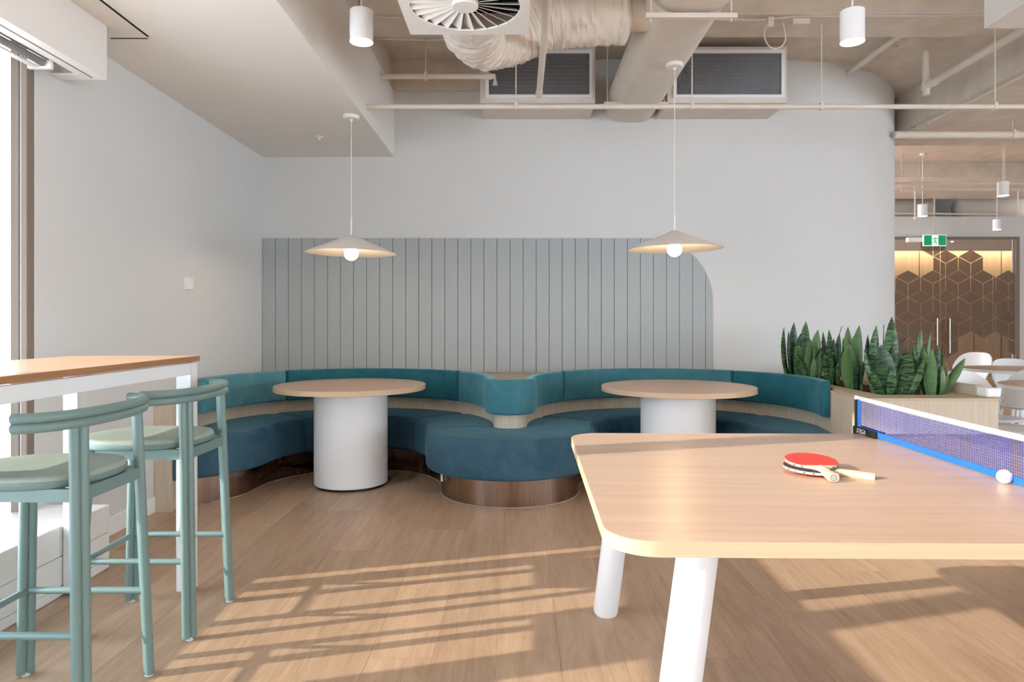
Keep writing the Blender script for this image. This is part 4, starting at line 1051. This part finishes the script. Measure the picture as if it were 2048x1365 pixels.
ex = root('exit_sign', 'green running man exit sign above the glass doors', 'sign', (7.35, YG - .25, 2.60))
ea = W(1848, 472, YG - .25).x; eb = W(1892, 472, YG - .25).x; z1e = W(0, 471, YG - .25).z; z0e = W(0, 491, YG - .25).z; ye = YG - .25
finish('sign_body', B().box(ea - .01, eb + .01, ye, ye + .03, z0e - .01, z1e + .01, .003, 1), M['exit_white'], ex)
pnl = finish('green_panel', B().box(ea, eb, ye - .002, ye, z0e, z1e), M['exit_green'], ex)
mx_ = (ea + eb) / 2
wp = finish('white_field', B().box(mx_ - .055, mx_ + .055, ye - .004, ye - .002, z0e, z1e - .004), M['exit_white'], pnl)
hh = z1e - z0e; zz = lambda q: z0e + q * hh
rm = B().tube([(mx_ + .012, ye - .005, zz(.85)), (mx_ + .013, ye - .005, zz(.87))], .011, 12)
for seg in (((.006, .74), (-.006, .45)), ((.004, .70), (.034, .62)), ((.034, .62), (.046, .70)), ((.004, .72), (-.026, .70)), ((-.026, .70), (-.034, .56)), ((-.004, .46), (.018, .32)), ((.018, .32), (.012, .08)), ((-.006, .46), (-.02, .24)), ((-.02, .24), (-.046, .22))):
    rm.tube([(mx_ + seg[0][0], ye - .0055, zz(seg[0][1])), (mx_ + seg[1][0], ye - .0055, zz(seg[1][1]))], .0065, 8)
finish('running_figure', rm, M['exit_green'], pnl)
finish('sign_hanger', B().box(mx_ - .01, mx_ + .01, ye + .01, ye + .02, z1e, 3.35), M['service'], ex)
ml = W(1875, 462, YG - .1)
cbx = root('door_closer', 'pale door controller box left of the exit sign', 'controller', (6.9, YG - .08, 2.6))
finish('closer_body', B().box(W(1809, 0, YG).x, W(1838, 0, YG).x, YG - .12, YG - .03, 2.60, 2.68, .004, 1), M['white'], cbx)
finish('indicator', B().box(W(1899, 0, YG).x, W(1904, 0, YG).x, YG - .05, YG - .03, 2.60, 2.625), M['exit_white'], cbx)
# navy chair inside the meeting room
nc = root('meeting_chair', 'navy meeting chair seen through the glass doors', 'chair', (W(1815, 690, 12.8).x, 13.0, 0))
cx_ = W(1815, 690, 12.8).x
finish('seat', B().box(cx_ - .25, cx_ + .25, 12.75, 13.25, .42, .50, .03), M['navy'], nc)
finish('backrest', B().box(cx_ - .24, cx_ + .24, 13.2, 13.26, .55, .90, .03), M['navy'], nc)
for s in (-1, 1): finish('armrest', B().tube(catmull([(cx_ + s * .27, 13.2, .5), (cx_ + s * .27, 13.2, .70), (cx_ + s * .27, 13.0, .72), (cx_ + s * .27, 12.8, .70), (cx_ + s * .27, 12.78, .46)], 5), .016, 10), M['navy'], nc, smooth=True)
finish('column', B().tube([(cx_, 13.0, .06), (cx_, 13.0, .42)], .03, 14), M['black'], nc, smooth=True)
finish('star_base', B().lathe([(0, 0), (.28, 0), (.27, .03), (.05, .07), (0, .07)], (cx_, 13, 0), 24), M['black'], nc, smooth=True)

for o in bpy.data.objects:
    o.select_set(False)
